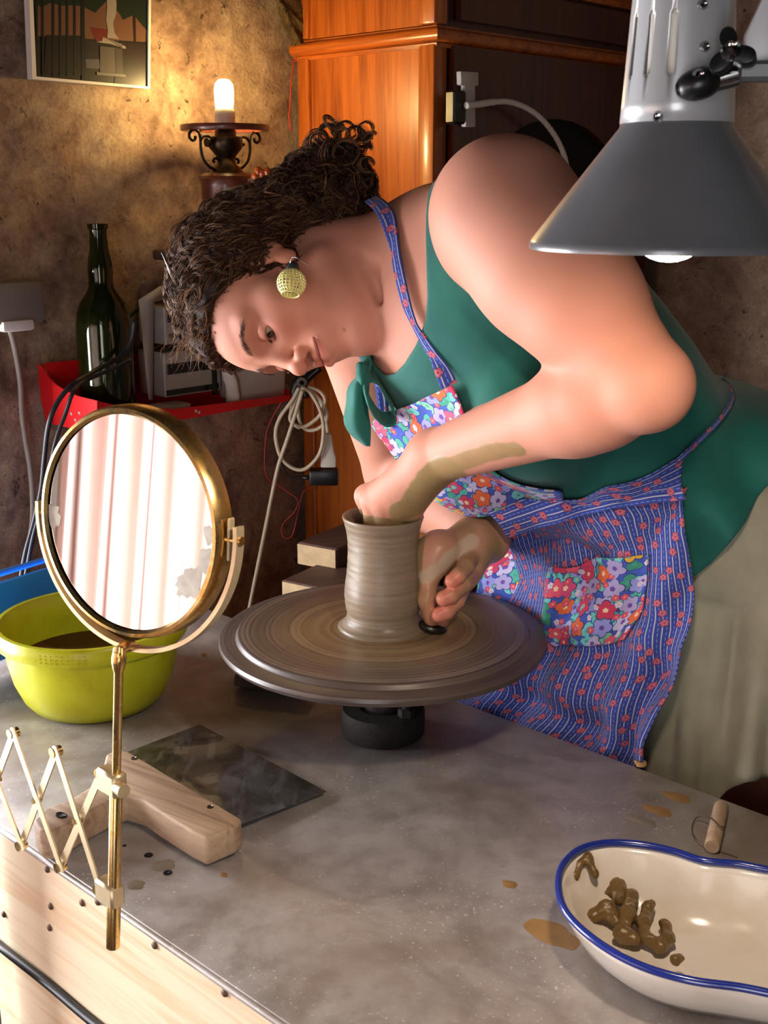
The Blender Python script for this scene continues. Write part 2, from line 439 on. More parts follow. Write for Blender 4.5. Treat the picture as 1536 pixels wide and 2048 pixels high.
struct('wall_front', join(box(loc((WIN_A1 + 1.76) / 2, wn, 1.25), (1.76 - WIN_A1, .2, 2.5), BENCH), box(loc((WIN_A0 + DR_A1) / 2, wn, 1.25), (WIN_A0 - DR_A1, .2, 2.5), BENCH), box(loc((DR_A0 - 1.7) / 2, wn, 1.25), (DR_A0 + 1.7, .2, 2.5), BENCH),
       box(loc((DR_A0 + DR_A1) / 2, wn, (DR_Z1 + 2.5) / 2), (DR_A1 - DR_A0, .2, 2.5 - DR_Z1), BENCH),
       box(loc((WIN_A0 + WIN_A1) / 2, wn, WIN_Z0 / 2), (WIN_A1 - WIN_A0, .2, WIN_Z0), BENCH), box(loc((WIN_A0 + WIN_A1) / 2, wn, (WIN_Z1 + 2.5) / 2), (WIN_A1 - WIN_A0, .2, 2.5 - WIN_Z1), BENCH)), M_PLAIN)
struct('floor', box(loc(.05, .62, -.05), (3.6, 3.5, .1), BENCH), M_FLOOR)
struct('ceiling', box(loc(.05, .62, 2.55), (3.6, 3.5, .1), BENCH), M_CEIL)
struct('added_doorway', join(*[box(loc(a, WALL_N - .1, DR_Z1 / 2), (.05, .22, DR_Z1), BENCH, .004) for a in (DR_A0 + .025, DR_A1 - .025)], box(loc((DR_A0 + DR_A1) / 2, WALL_N - .1, DR_Z1 - .025), (DR_A1 - DR_A0 - .1, .22, .05), BENCH, .004)), M_WHITEWOOD, smooth=False)  # unseen door frame added round the fill light
# window_1: a real opening with a wooden frame, and a pale striped curtain drawn over one half
wf = struct('window_1', join(*[box(loc(a, WALL_N - .1, (WIN_Z0 + WIN_Z1) / 2), (.05, .06, WIN_Z1 - WIN_Z0), BENCH, .004) for a in (WIN_A0 + .025, WIN_A1 - .025)],
        *[box(loc((WIN_A0 + WIN_A1) / 2, WALL_N - .1, z), (WIN_A1 - WIN_A0 - .1, .06, .05), BENCH, .004) for z in (WIN_Z0 + .025, WIN_Z1 - .025)]), M_WHITEWOOD, smooth=False)
add('sill', box(loc((WIN_A0 + WIN_A1) / 2, WALL_N - .02, WIN_Z0 - .015), (WIN_A1 - WIN_A0 + .1, .14, .03), BENCH, .006), M_WHITEWOOD, wf, smooth=False)
t = Nt('sheer_striped_curtain'); uvn = t.n('ShaderNodeUVMap').outputs[0]; sx = t.n('ShaderNodeSeparateXYZ', [uvn]).outputs[0]
st = t.math('PINGPONG', sx, .06); k = t.ramp(t.math('DIVIDE', st, .06), [(.0, '#d3b5ae'), (.45, '#efe0da'), (.8, '#fbf7f4'), (1., '#ab8c84')])
tl = t.n('ShaderNodeBsdfTranslucent', {'Color': k}); df = t.n('ShaderNodeBsdfDiffuse', {'Color': k}); mx = t.n('ShaderNodeMixShader', [.35, tl.outputs[0], df.outputs[0]])
t.t.links.new(mx.outputs[0], t.t.nodes['Material Output'].inputs[0]); M_CURT = t.m
us = np.linspace(0, 1, 240); zs = np.linspace(WIN_Z0 - .3, WIN_Z1 + .074, 14)
G = np.array([[loc(.44 + u * 1.20, WALL_N + .06 + .018 * math.sin(u * 86 + z) + .008 * math.sin(u * 190), z) for u in us] for z in zs])
m_, uv_ = sheet(G, .0006)
single('curtain', m_, M_CURT, 'pale pink and white striped curtain hanging over the window', 'curtain', uv=uv_)
single('curtain_rod', rod(loc(.2, WALL_N + .06, WIN_Z1 + .085), loc(1.62, WALL_N + .06, WIN_Z1 + .085), .008), M_WHITEWOOD, 'white curtain rod above the window', 'rod')

# dark broken plaster edge beside the cabinet top
gp = [ona(x, y, A_WALL - .015) for x, y in ((500, -60), (545, 0), (560, 45), (580, 85), (592, 118), (600, 60), (604, 0), (600, -60))]
M_DARKP = plaster('broken_plaster', '#6d5a38', '#4a3c28', '#2c2318', '#15100c', 2.0)
def lumpy(mesh, amp, sc, seed=0):
    V, F = mesh; V = np.asarray(V); return V + np.stack([fbm(V, sc, 3, seed + i) for i in range(3)], 1) * amp, F
def subdivided(mesh, n=1, smooth=0.0):
    bm = bmesh.new(); vs = [bm.verts.new(v) for v in mesh[0]]
    for f in mesh[1]: bm.faces.new([vs[i] for i in f])
    bmesh.ops.triangulate(bm, faces=list(bm.faces)); 
    for _ in range(n): bmesh.ops.subdivide_edges(bm, edges=list(bm.edges), cuts=1, use_grid_fill=True, smooth=smooth)
    return _out(bm)
struct('trim_1', lumpy(subdivided(prism_pts(gp, E1 * .022, .004), 3), .008, 60, 5), M_DARKP)
# low stone skirting along the foot of the right wall
struct('baseboard_right', box(loc(.05, N_WALL - .02, .06), (3.2, .03, .12), BENCH, .004), M_FLOOR, smooth=False)

# ------------------------------------------------------------------ cabinet
M_CAB = wood('orange_stained_cabinet_wood', '#c46a24', '#8a4010', 1.3, .35, 2, .5)
M_CABM = wood('orange_stained_moulding', '#c86a22', '#7c340e', 1.5, .3, 0, .4, rotz=.759)
M_CABD = wood('dark_cabinet_front_wood', '#5a2416', '#2c110b', 1.2, .35, 2, .3)
M_BLACK = mat('painted_opening_shade', '#0c0807', .8)  # flat black painted for the shade inside openings
ca0, ca1, cn0, cn1 = 1.32, 1.635, 1.51, 2.14
cab = empty('cabinet', 'tall orange-stained wooden cabinet with mouldings standing against the plaster wall', 'cabinet', loc((ca0 + ca1) / 2, (cn0 + cn1) / 2, 0))
zm, zt = 1.519, 1.625
add('carcass', box(loc((ca0 + ca1) / 2, (cn0 + cn1) / 2 + .004, .86), (ca1 - ca0 - .012, cn1 - cn0 - .012, 1.7), BENCH), M_CABD, cab, False)
def vpost(a, n, w, d, z0, z1): return box(loc(a, n, (z0 + z1) / 2), (w, d, z1 - z0), BENCH, .004, 2)
for (z0, z1) in ((0.05, zm), (zm + .03, zt)):
    add('side_panel', box(loc((ca0 + ca1) / 2, cn0 + .008, (z0 + z1) / 2), (ca1 - ca0 - .05, .016, z1 - z0), BENCH), M_CAB, cab, False)
    add('corner_post', vpost(ca0 + .014, cn0 + .008, .034, .034, z0, z1), M_CAB, cab, 'auto')
    add('corner_post', vpost(ca1 - .014, cn0 + .008, .03, .03, z0, z1), M_CAB, cab, 'auto')
def mould(pr, z, name, m=M_CABM):
    # profile (out, z) swept along the side and the front
    pts = []
    for (a, n, da, dn) in ((ca1 + .01, cn0, 0, -1), (ca0, cn0, -1, -1), (ca0, cn1, -1, 0)):
        pts.append([loc(a + da * o, n + dn * o, z + dz) for o, dz in pr])
    G = np.array(pts); k = len(pr); V = G.reshape(-1, 3); F = []
    for i in range(2):
        for j in range(k): F.append([i * k + j, (i + 1) * k + j, (i + 1) * k + (j + 1) % k, i * k + (j + 1) % k])
    F.append(list(range(k))); F.append([2 * k + j for j in range(k)][::-1])
    return add(name, (V, F), m, cab, 'auto')
rnd = lambda r, z, n=7: [(r * math.sin(math.pi * i / n), z - r * math.cos(math.pi * i / n)) for i in range(n + 1)]
mould([(-.01, -.004), (.004, -.004), (.006, .002)] + [(.004 + .012 * math.sin(math.pi * i / 7), .014 - .011 * math.cos(math.pi * i / 7)) for i in range(8)] + [(.004, .028), (-.01, .03)], zm, 'moulding')
mould([(-.01, -.004), (.01, -.004), (.016, .004), (.012, .012), (.022, .02), (.034, .03), (.034, .045), (.04, .05), (.04, .07), (-.01, .07)], zt, 'cornice')
# front with an arched opening, its shade painted by a black sheet
arc = [(cn0 + .115 + .40 * (1 - math.cos(math.pi * i / 14)) / 2, 1.30 + .12 * math.sin(math.pi * i / 14)) for i in range(15)]
poly_l = [(cn0 + .03, 0.05), (cn0 + .115, 0.05)] + arc + [(cn0 + .515, 0.05), (cn1, 0.05), (cn1, zm), (cn0 + .03, zm)]
add('front_panel', prism([(p[0], p[1]) for p in poly_l], loc(ca0, 0, 0), E2, UP, 0, .012), M_CABD, cab, False)
add('recess_shade_sheet', box(loc(ca0 + .004, cn0 + .315, .74), (.004, .42, 1.4), BENCH), M_BLACK, cab, False)
add('frieze_panel', box(loc(ca0 - .002, (cn0 + cn1) / 2 + .02, (zm + zt) / 2 + .015), (.012, cn1 - cn0 - .06, zt - zm - .05), BENCH), M_CABD, cab, False)

# ------------------------------------------------------------------ small wooden bench behind the wheel
M_OLDW = wood('old_brown_plank', '#6d4f45', '#43302a', 1.0, .6, 0, rotz=-.5)
M_ENDG = mat('pale_end_grain', '#d8b98c', .7, var=.25, vscale=60)
bench = empty('plank_stool', 'low brown plank stool with pale sawn ends behind the potter\'s wheel', 'stool', loc(1.17, 1.35, 0))
pa, pb = onz(563, 1160, .745), onz(690, 1103, .745); dX = unit((pb - pa) * (1, 1, 0)); dY = np.array([dX[1], -dX[0], 0])
c1 = pa + dX * .10 + dY * .055 - UP * .015
add('plank', box(c1, (.20, .11, .03), np.array([dX, dY, UP]), .002), M_OLDW, bench, False)
add('end_grain', box(c1 - dX * .1003, (.002, .106, .026), np.array([dX, dY, UP])), M_ENDG, bench, False, label='pale sawn end of the plank')
c2 = onz(612, 1110, .757) + dX * .075 + dY * .02 - UP * .0
add('plank', box(c2, (.15, .075, .036), np.array([dX, dY, UP]), .003), M_OLDW, bench, False)
add('end_grain', box(c2 - dX * .0753, (.002, .07, .032), np.array([dX, dY, UP])), M_ENDG, bench, False, label='pale sawn end of the upper plank')
for sx_ in (-.07, .07):
    for sy_ in (-.03, .03): add('leg', box(c1 + dX * sx_ + dY * sy_ + UP * (-.015 - c1[2]) / 1 * .5 + UP * 0, (.035, .035, c1[2] - .015), np.array([dX, dY, UP])), M_OLDW, bench, False)

# ------------------------------------------------------------------ workbench
t = Nt('worn_zinc_sheet'); P = t.geo()
big = t.noise(P, 7, 5, .6, .8); med = t.noise(P, 40, 6, .65); spk = t.noise(P, 260, 3, .65); spm = t.noise(P, 11, 3, .6)
col = t.ramp(big, [(.32, '#918985'), (.5, '#aca5a1'), (.68, '#bdb7b4')])
col = t.mix(t.math('MULTIPLY', t.ramp(med, [(.35, 1.), (.55, 0.)]), .35), col, lin('#857b73'))
sm = t.math('MULTIPLY', t.ramp(spk, [(.635, 0.), (.66, 1.)]), t.ramp(spm, [(.42, .0), (.58, .8)])); col = t.mix(sm, col, lin('#e2dcd4'))
scr = t.noise(t.map(P, scale=(1, 1, 1), rot=(0, 0, .76)), 1, 1); 
stn = t.noise(P, 3.1, 4, .6, 1.); col = t.mix(t.math('MULTIPLY', t.ramp(stn, [(.5, 0.), (.62, 1.)]), .45), col, lin('#7a6049'))
t.p(color=col, metal=.4, rough=t.ramp(med, [(.3, .38), (.7, .56)]), spec=.4)
t.bump(t.math('ADD', t.math('MULTIPLY', med, .5), t.math('MULTIPLY', sm, .4)), .25, .001); M_ZINC = t.m
M_BOARD = wood('pale_pine_board', '#efd9bb', '#d9b68c', 1.0, .6, 0, 0, .8, rotz=.759)
M_NAIL = mat('rusty_nail', '#6b5342', .6, .6)
BA0, BA1, BN0, BN1 = -.35, 1.50, .488, 1.003
wb = empty('workbench', 'long zinc-topped workbench with a pale pine front', 'workbench', loc((BA0 + BA1) / 2, .75, 0))
wt = add('worktop', box(loc((BA0 + BA1) / 2, (BN0 + BN1) / 2, ZT - .0025), (BA1 - BA0, BN1 - BN0, .005), BENCH, .0015, 2), M_ZINC, wb, 'auto', label='worn grey zinc worktop')
add('underlay', box(loc((BA0 + BA1) / 2, (BN0 + BN1) / 2 + .01, ZT - .0205), (BA1 - BA0 - .01, BN1 - BN0 - .06, .031), BENCH), M_OLDW, wb, False)
add('edge_lip', tube([loc(BA0, BN0 - .001, ZT - .004), loc(.3, BN0 - .002, ZT - .0045), loc(.8, BN0 - .0005, ZT - .004), loc(BA1, BN0 - .001, ZT - .004)], .0028, 8), M_ZINC, wb)
add('front_board', box(loc((BA0 + BA1) / 2, BN0 + .014, .647), (BA1 - BA0 - .01, .03, .134), BENCH, .003), M_BOARD, wb, False)
add('front_board', box(loc((BA0 + BA1) / 2, BN0 + .017, .510), (BA1 - BA0 - .01, .03, .13), BENCH, .003), M_BOARD, wb, False)
add('back_board', box(loc((BA0 + BA1) / 2, BN1 - .02, .6), (BA1 - BA0 - .02, .025, .16), BENCH, .003), M_OLDW, wb, False)
for a in (BA0 + .06, BA1 - .06):
    for n in (BN0 + .06, BN1 - .07): add('leg', box(loc(a, n, .341), (.07, .07, .682), BENCH, .004), M_OLDW, wb, False)
for x, y in ((310, 1890), (450, 1985), (165, 1805), (102, 1812), (95, 1738), (196, 1803), (8, 1828), (100, 1855)):
    p = onn(x, y, BN0 - .0012); add('nail', lathe([(0, .0), (.0035, 0), (.003, .0016), (0, .002)], p, axis_rows(-E2), 12), M_NAIL, wb)
for x, y in ((297, 1710), (335, 1745), (249, 1691)):
    p = onz(x, y, ZT + .0004); add('screw_hole', lathe([(0, .0002), (.0032 if y > 1700 else .0015, .0002), (.0042 if y > 1700 else .002, .0), (.0032 if y > 1700 else .0015, -.0004)], p, ID, 14), M_BLACK, wb)  # black discs paint the shade of the holes
M_CABLE = mat('black_cable_rubber', '#15161c', .4)
M_CABLEG = mat('grey_cable_rubber', '#857e74', .5)
cp = [onn(x, y, BN0 - .0055) for x, y in ((-120, 1795), (0, 1893), (95, 1968), (190, 2048), (300, 2130))]
single('front_cable', tube(spline(cp, 8), .0042, 8), M_CABLE, 'dark cable running along the pale pine bench front', 'cable')
# ------------------------------------------------------------------ potter's wheel
M_IRON = mat('black_iron', '#2a2523', .75, .4, var=.4, vscale=80, bump=.5, bscale=220, bdist=.002)
M_SHAFT = mat('dark_oiled_shaft', '#33262a', .5, .5)
WX, WY, WZ = -0.001, 1.222, .842
t = Nt('spun_clay_film'); oc = t.co(); r_ = t.vmath('LENGTH', t.vmath('MULTIPLY', oc, (1, 1, 0)))
ang = t.noise(t.n('ShaderNodeCombineXYZ', [t.math('MULTIPLY', r_, 260), t.n('ShaderNodeTexCoord').outputs['Object'], 0]).outputs[0], 1, 1)
rv = t.n('ShaderNodeCombineXYZ', [r_, 0., 0.]).outputs[0]
rings = t.noise(rv, 190, 4, .75); rb = t.noise(rv, 38, 3, .6)
wob = t.noise(oc, 9, 3)
f = t.math('ADD', t.math('MULTIPLY', rings, .62), t.math('ADD', t.math('MULTIPLY', rb, .4), t.math('MULTIPLY', t.math('SUBTRACT', wob, .5), .16)))
clayf = t.ramp(r_, [(.03, 1.), (.085, .8), (.125, .2), (.155, 0.)])
dark = t.ramp(f, [(.40, '#352b28'), (.52, '#5a4e49'), (.62, '#7d7169')]); lite = t.ramp(f, [(.38, '#594a3f'), (.5, '#86704f'), (.62, '#a08762')])
t.p(color=t.mix(clayf, dark, lite), rough=t.ramp(rings, [(.35, .28), (.65, .5)]), spec=.5)
t.bump(rings, .18, .0012); M_WHEEL = t.m
wh = empty('potters_wheel', 'round clay-smeared potter\'s wheel on a black iron base on the bench', 'potter\'s wheel', (WX, WY, ZT))
add('wheel_head', lathe([(0, .0055), (.152, .0055), (.1555, .005), (.1572, .0035), (.1578, .0012), (.159, .0), (.172, -.0004), (.1758, -.002), (.177, -.006), (.1745, -.0105), (.165, -.0125), (.03, -.0165), (0, -.0165)], (WX, WY, WZ - .0055), ID, 128), M_WHEEL, wh, 'auto')
add('hub', lathe([(0, .105), (.03, .105), (.028, .097), (.0225, .09), (0, .09)], (WX, WY, ZT), ID, 32), M_SHAFT, wh, 'auto')
add('shaft', lathe([(0, .012), (.0205, .012), (.0205, .092), (0, .092)], (WX, WY, ZT), ID, 32), M_SHAFT, wh, 'auto')
bc = np.array([WX, WY - .004, ZT + .0006])
add('base_flange', lathe([(0, 0), (.0445, 0), (.046, .003), (.046, .026), (.044, .029), (.026, .030), (.024, .028), (0, .028)], bc, ID, 48), M_IRON, wh, 'auto')
for x, y, h in ((712, 1402, .026), (812, 1432, .018)):
    p = onz(x, y, ZT + .03); b = add('bolt', rod(p, p + UP * h, .0048, 10), M_IRON, wh, 'auto')
    add('nut', lathe([(0, 0), (.009, 0), (.009, .008), (.0075, .009), (0, .009)], p, ID, 6), M_IRON, b, False)

# ------------------------------------------------------------------ the clay pot
t = Nt('wet_thrown_clay'); oc = t.co(); z_ = t.n('ShaderNodeSeparateXYZ', [oc]).outputs[2]
zz = t.n('ShaderNodeCombineXYZ', [0., 0., z_]).outputs[0]; rg = t.noise(zz, 130, 4, .7); st = t.noise(t.map(oc, scale=(5, 5, 90)), 3, 4, .6)
f = t.math('ADD', t.math('MULTIPLY', rg, .5), t.math('MULTIPLY', st, .5))
t.p(color=t.ramp(f, [(.36, '#706150'), (.5, '#7f6f5c'), (.64, '#8b7a64')]), rough=t.ramp(st, [(.4, .36), (.6, .52)]), spec=.45)
t.bump(f, .09, .0008); M_CLAY = t.m
PH = .1245
outer = [(0, 0), (.0475, 0), (.0492, .0015), (.046, .004), (.0415, .0085), (.0392, .014), (.0388, .018), (.0402, .024), (.0413, .034), (.0415, .042), (.0404, .052), (.0388, .064), (.0381, .074), (.0376, .086), (.0378, .098), (.0390, .108), (.0408, .116), (.0424, .1215)]
rim = [(.0432, .1236), (.0428, .1248), (.0416, .1250), (.0404, .1240)]
inner = [(.0385, .117), (.0358, .106), (.0342, .09), (.0344, .07), (.0360, .05), (.0370, .03), (.034, .014), (.02, .008), (0, .007)]
pf = spline(np.array([(r, 0, z) for r, z in outer[3:]]), 5)[:, [0, 2]]
prof = outer[:3] + [(r + .0004 * math.sin(z * 900) * .25 + .0001 * math.sin(z * 2100), z) for r, z in pf] + rim + inner
pot = single('clay_pot', lathe(prof, (WX, WY, WZ), ID, 96), M_CLAY, 'freshly thrown wet clay cylinder pot with flared rim on the wheel', 'pot')

# ------------------------------------------------------------------ rough clay block under the wheel
M_ROUGHCLAY = mat('rough_dark_clay', '#4a3a2c', .9, var=.5, vscale=60, bump=1., bscale=150, bdist=.004)
p = onz(545, 1388, ZT)
bk = lumpy(subdivided(box(p + UP * .028 + (.0, .03, 0), (.085, .06, .056), np.array([unit((1, -.25, 0)), unit((.25, 1, 0)), UP]), .006), 3), .006, 55, 3)
bk[0][:, 2] += ZT - bk[0][:, 2].min()
single('clay_block', bk, M_ROUGHCLAY, 'rough dark lump of dry clay in the shade under the wheel', 'clay')

# ------------------------------------------------------------------ green washing-up bowl with muddy water, blue tub behind
t = Nt('lime_green_plastic'); t.p(color='#b9bd1c', rough=.32, sss=.0, spec=.4)
nz = t.noise(t.geo(), 14, 5, .65, .6); t.p(color=t.ramp(nz, [(.3, '#a5a416'), (.5, '#b6ba1e'), (.7, '#bfc533')])); t.bump(nz, .05, .001); M_LIME = t.m
gb = np.array([-.338, 1.305, ZT])
bowl = empty('washing_up_bowl', 'round lime-green plastic bowl holding muddy water at the bench\'s left end', 'bowl', gb)
pr = [(0, .001), (.066, .001), (.074, .004), (.082, .014), (.091, .035), (.0965, .06), (.099, .084), (.1005, .084), (.108, .084), (.1095, .086), (.1095, .100), (.107, .1035), (.102, .1035), (.0985, .100), (.0965, .084), (.094, .06), (.0885, .035), (.079, .014), (.07, .006), (0, .005)]
add('basin', lathe(pr, gb, ID, 72), M_LIME, bowl, 'auto')
gp_ = []
for i in range(9):
    for j in range(3):
        th = math.radians(-106 + i * 3.2); p = gb + np.array([.1097 * math.cos(th), .1097 * math.sin(th), .0892 + j * .004]); gp_.append(ball(p, .0008, 6))
add('grip_dots', join(*gp_), M_LIME, bowl, kind='stuff')
M_MUD = mat('muddy_water', '#5d4420', .08, spec=.5, var=.3, vscale=12)
single('muddy_water', lathe([(0, 0), (.0912, 0), (.0905, -.004), (0, -.006)], gb + UP * .0535, ID, 48), M_MUD, 'brown muddy water in the lime-green bowl', 'water', kind='stuff')
M_BLUE = mat('bright_blue_plastic', '#2388ee', .4, var=.12, vscale=10)
ta, tb_ = onz(0, 1147, .845), onz(95, 1118, .845); bx = unit((tb_ - ta) * (1, 1, 0)); by = np.array([-bx[1], bx[0], 0])
def rrect(w, d, r, n=6):
    return [(sx * (w / 2 - r) + r * math.cos(th), sy * (d / 2 - r) + r * math.sin(th)) for sx, sy, t0 in ((1, 1, 0), (-1, 1, 90), (-1, -1, 180), (1, -1, 270)) for th in np.radians(np.linspace(t0, t0 + 90, n))]
def loft(rings, caps=(True, True)):
    n = len(rings[0]); V = np.concatenate([np.asarray(r, float) for r in rings]); F = []
    for i in range(len(rings) - 1):
        for k in range(n): F.append([i * n + k, i * n + (k + 1) % n, (i + 1) * n + (k + 1) % n, (i + 1) * n + k])
    if caps[0]: F.append(list(range(n))[::-1])
    if caps[1]: F.append([(len(rings) - 1) * n + k for k in range(n)])
    return V, F
tl0 = ta - bx * .12; 
blp = [tl0, ta + (tb_ - ta) * 1.55, ta + (tb_ - ta) * 1.6 * (1, 1, 0) - UP * .115 - by * .022, tl0 - UP * .115 - by * .022]
blue = empty('blue_tray', 'bright blue plastic tray standing on edge behind the lime-green bowl', 'tray', blp[3])
add('tray_panel', prism_pts(blp, by * .004 + UP * .0008), M_BLUE, blue, False)
add('tray_rim', tube([blp[3], blp[0], blp[1], blp[2]], .0045, 8), M_BLUE, blue, 'auto')

# ------------------------------------------------------------------ wide scraper with a wooden handle
t = Nt('stained_steel_blade'); P_ = t.geo(); sm1 = t.noise(t.map(P_, rot=(0, 0, .6), scale=(1, .25, 1)), 60, 4, .6); sm2 = t.noise(P_, 16, 3, .6, .8)
c_ = t.ramp(sm2, [(.35, '#5d5850'), (.55, '#7f7c7a'), (.7, '#8d9096')]); c_ = t.mix(t.math('MULTIPLY', t.ramp(sm1, [(.52, 0.), (.6, 1.)]), .5), c_, lin('#a9acb2'))
t.p(color=c_, rough=t.ramp(sm2, [(.4, .16), (.65, .4)]), metal=.75); M_STEEL = t.m
M_PALEW = wood('pale_beech_handle', '#c2a78c', '#8f735e', 1.2, .6, 0, 0, .75, rotz=.6)
sz = ZT + .012
B = [onz(x, y, z) for x, y, z in ((400, 1452, ZT + .008), (652, 1586, ZT + .004), (470, 1648, sz), (243, 1512, sz))]
scp = empty('scraper', 'wide steel scraper with a pale wooden handle lying on the zinc worktop', 'scraper', B[3])
nb_ = unit(np.cross(B[1] - B[0], B[3] - B[0])); nb_ *= np.sign(nb_[2])
add('blade', prism_pts([b - nb_ * .0 for b in B], nb_ * .0012), M_STEEL, scp, False)
hd = [(212, 1508), (232, 1499), (258, 1502), (484, 1637), (470, 1652), (412, 1676), (382, 1662), (318, 1622), (286, 1600), (250, 1590), (200, 1612), (150, 1640), (110, 1664), (80, 1662), (66, 1640), (90, 1616), (140, 1598), (188, 1568), (205, 1540)]
hz = ZT + .031
add('handle', prism_pts([onz(x, y, hz) for x, y in hd], -UP * .028, .003, 3), M_PALEW, scp, 'auto', label='pale wooden handle with a curved grip')
add('hang_hole', lathe([(0, .0003), (.006, .0003), (.0072, .0), (0, -.001)], onz(122, 1630, hz + .0003), np.array([E1, 1.6 * np.cross(UP, E1) * .4, UP]), 16), M_BLACK, scp)  # black disc painted for the shade in the hole
for x, y in ((420, 1614), (268, 1517)): add('screw', lathe([(0, .0012), (.0026, .001), (.0034, 0), (0, -.001)], onz(x, y, hz), ID, 12), M_STEEL, scp)

# ------------------------------------------------------------------ enamel kidney dish with clay scraps
t = Nt('white_enamel'); t.p(color='#efe6da', rough=.16, coat=.6, coatr=.05)
f = t.noise(t.geo(), 16, 4, .6); t.p(color=t.ramp(f, [(.35, '#e8dccb'), (.55, '#f1e9de')])); M_ENAM = t.m
M_RIM = mat('blue_enamel_rim', '#1c2f86', .2, coat=.5)
KZ = ZT + .047
left = [onz(x, y, KZ) for x, y in ((1475, 1729), (1405, 1722), (1345, 1703), (1280, 1690), (1215, 1687), (1160, 1700), (1126, 1732), (1117, 1775), (1130, 1822), (1170, 1866), (1230, 1908), (1300, 1940), (1385, 1963), (1480, 1976))]
Wp, Fp = left[0], left[-1]; ax_ = unit(Fp - Wp); 
mir = lambda p: Wp + ax_ * ((p - Wp) @ ax_) * 2 - (p - Wp)
kid = spline(left + [mir(p) * (1, 1, 0) + UP * KZ for p in left[-2:0:-1]], 5, True)
if np.cross(kid[5] - kid[0], kid[12] - kid[0])[2] > 0: pass
def inset(C, d, z):
    T = np.roll(C, -1, 0) - np.roll(C, 1, 0); N = np.cross(UP, T); N /= np.linalg.norm(N, axis=1)[:, None]
    area = .5 * np.sum(C[:, 0] * np.roll(C[:, 1], -1) - np.roll(C[:, 0], -1) * C[:, 1]); N *= np.sign(area)
    Q = C + N * d
    for _ in range(int(d / .004)): Q = .5 * Q + .25 * (np.roll(Q, 1, 0) + np.roll(Q, -1, 0))
    Q[:, 2] = z; return Q
kd = empty('kidney_dish', 'white enamel kidney dish with blue rim near the camera, holding clay scraps', 'dish', np.array([*kid.mean(0)[:2], ZT]))
lo_ = [(0, 0), (.004, -.008), (.010, -.020), (.018, -.033), (.028, -.043), (.036, -.0465)]
ins = [inset(kid, d, KZ + z) for d, z in lo_]; outs = [inset(kid, d + .0014 * (1 if i < 9 else 0) - .0026, KZ + z - .0012) for i, (d, z) in enumerate(lo_)]; outs[-1][:, 2] = ZT + .0002
kb = loft(outs[::-1] + ins); add('basin', kb, M_ENAM, kd, True)
add('rim', tube(kid + UP * .0006, .0031, 10, closed=True), M_RIM, kd, label='dark blue enamelled rim')
M_SCRAP = mat('wet_clay_scrap', '#7d6236', .35, var=.35, vscale=70, bump=.4, bscale=180, bdist=.002, spec=.5)
def scrap(pts, r, seed):
    s = Sdf()
    for a, b in zip(pts[:-1], pts[1:]): s.cone(a, b, r, r * .8, .004)
    s.custom('disp', lambda P: fbm(P, 130, 3, seed) * .0022 + fbm(P, 320, 2, seed + 5) * .0008)
    lo, hi = np.min(pts, 0) - r - .006, np.max(pts, 0) + r + .006
    return s.surface(lo, hi, .0011, B=12)
KF = KZ - .0445
for i, (pp, r, lab) in enumerate([
    ([(1215, 1785, .006), (1235, 1772, .012), (1240, 1800, .010)], .0065, 'knobbly brown clay scrap, topmost of the heap in the kidney dish'),
    ([(1190, 1830, .004), (1215, 1818, .008), (1235, 1845, .004)], .0065, 'curled brown clay scrap at the left of the heap in the kidney dish'),
    ([(1262, 1795, .010), (1255, 1830, .010), (1245, 1868, .006), (1270, 1878, .005)], .0068, 'long folded clay scrap in the middle of the heap in the kidney dish'),
    ([(1298, 1812, .009), (1285, 1845, .008), (1290, 1875, .005), (1318, 1893, .004), (1335, 1880, .004), (1330, 1850, .006)], .0055, 'hooked brown clay scrap at the right of the heap in the kidney dish'),
    ([(1352, 1921, .003), (1358, 1918, .003)], .0045, 'tiny brown clay crumb by the front rim inside the kidney dish')]):
    z0 = KF + (.002 if i < 4 else .012)
    q = [onz(x, y, z0 + h) for x, y, h in pp]
    single('clay_scrap', scrap(q, r, 20 + i), M_SCRAP, lab, 'clay scrap', 'clay scraps in the kidney dish')
q = [onz(x, y, KZ - h) for x, y, h in ((1148, 1755, .016), (1157, 1728, .009), (1176, 1716, .007), (1190, 1750, .016))]
single('clay_scrap', scrap(q, .0042, 33), M_SCRAP, 'horseshoe smear of clay stuck inside the kidney dish\'s left end', 'clay scrap', 'clay scraps in the kidney dish')

# ------------------------------------------------------------------ clay splashes and chips on the zinc
M_SPL = mat('dried_clay_splash', '#9c7748', .55, var=.25, vscale=40)
M_SPL2 = mat('grey_slip_splash', '#8a8072', .4, var=.2, vscale=40)
def splash(x, y, rx, ry, seed, rot=0.):
    c = onz(x, y, ZT); V, F, n = [c + UP * .0005], [], 28
    for k in range(n):
        th = 2 * math.pi * k / n; rr = 1 + .34 * float(vnoise(np.array([math.cos(th) * 1.7 + seed, math.sin(th) * 1.7, seed * .7])))
        for s_, z in ((.86, .0004), (1., .0)):
            q = c + E1 * rx * rr * s_ * math.cos(th + rot) + E2 * ry * rr * s_ * math.sin(th + rot); V.append((q[0], q[1], ZT + z + .0001))
    for k in range(n):
        a, b = 1 + 2 * k, 1 + 2 * ((k + 1) % n); F += [[0, a, b], [a, a + 1, b + 1, b]]
    return np.array(V), F
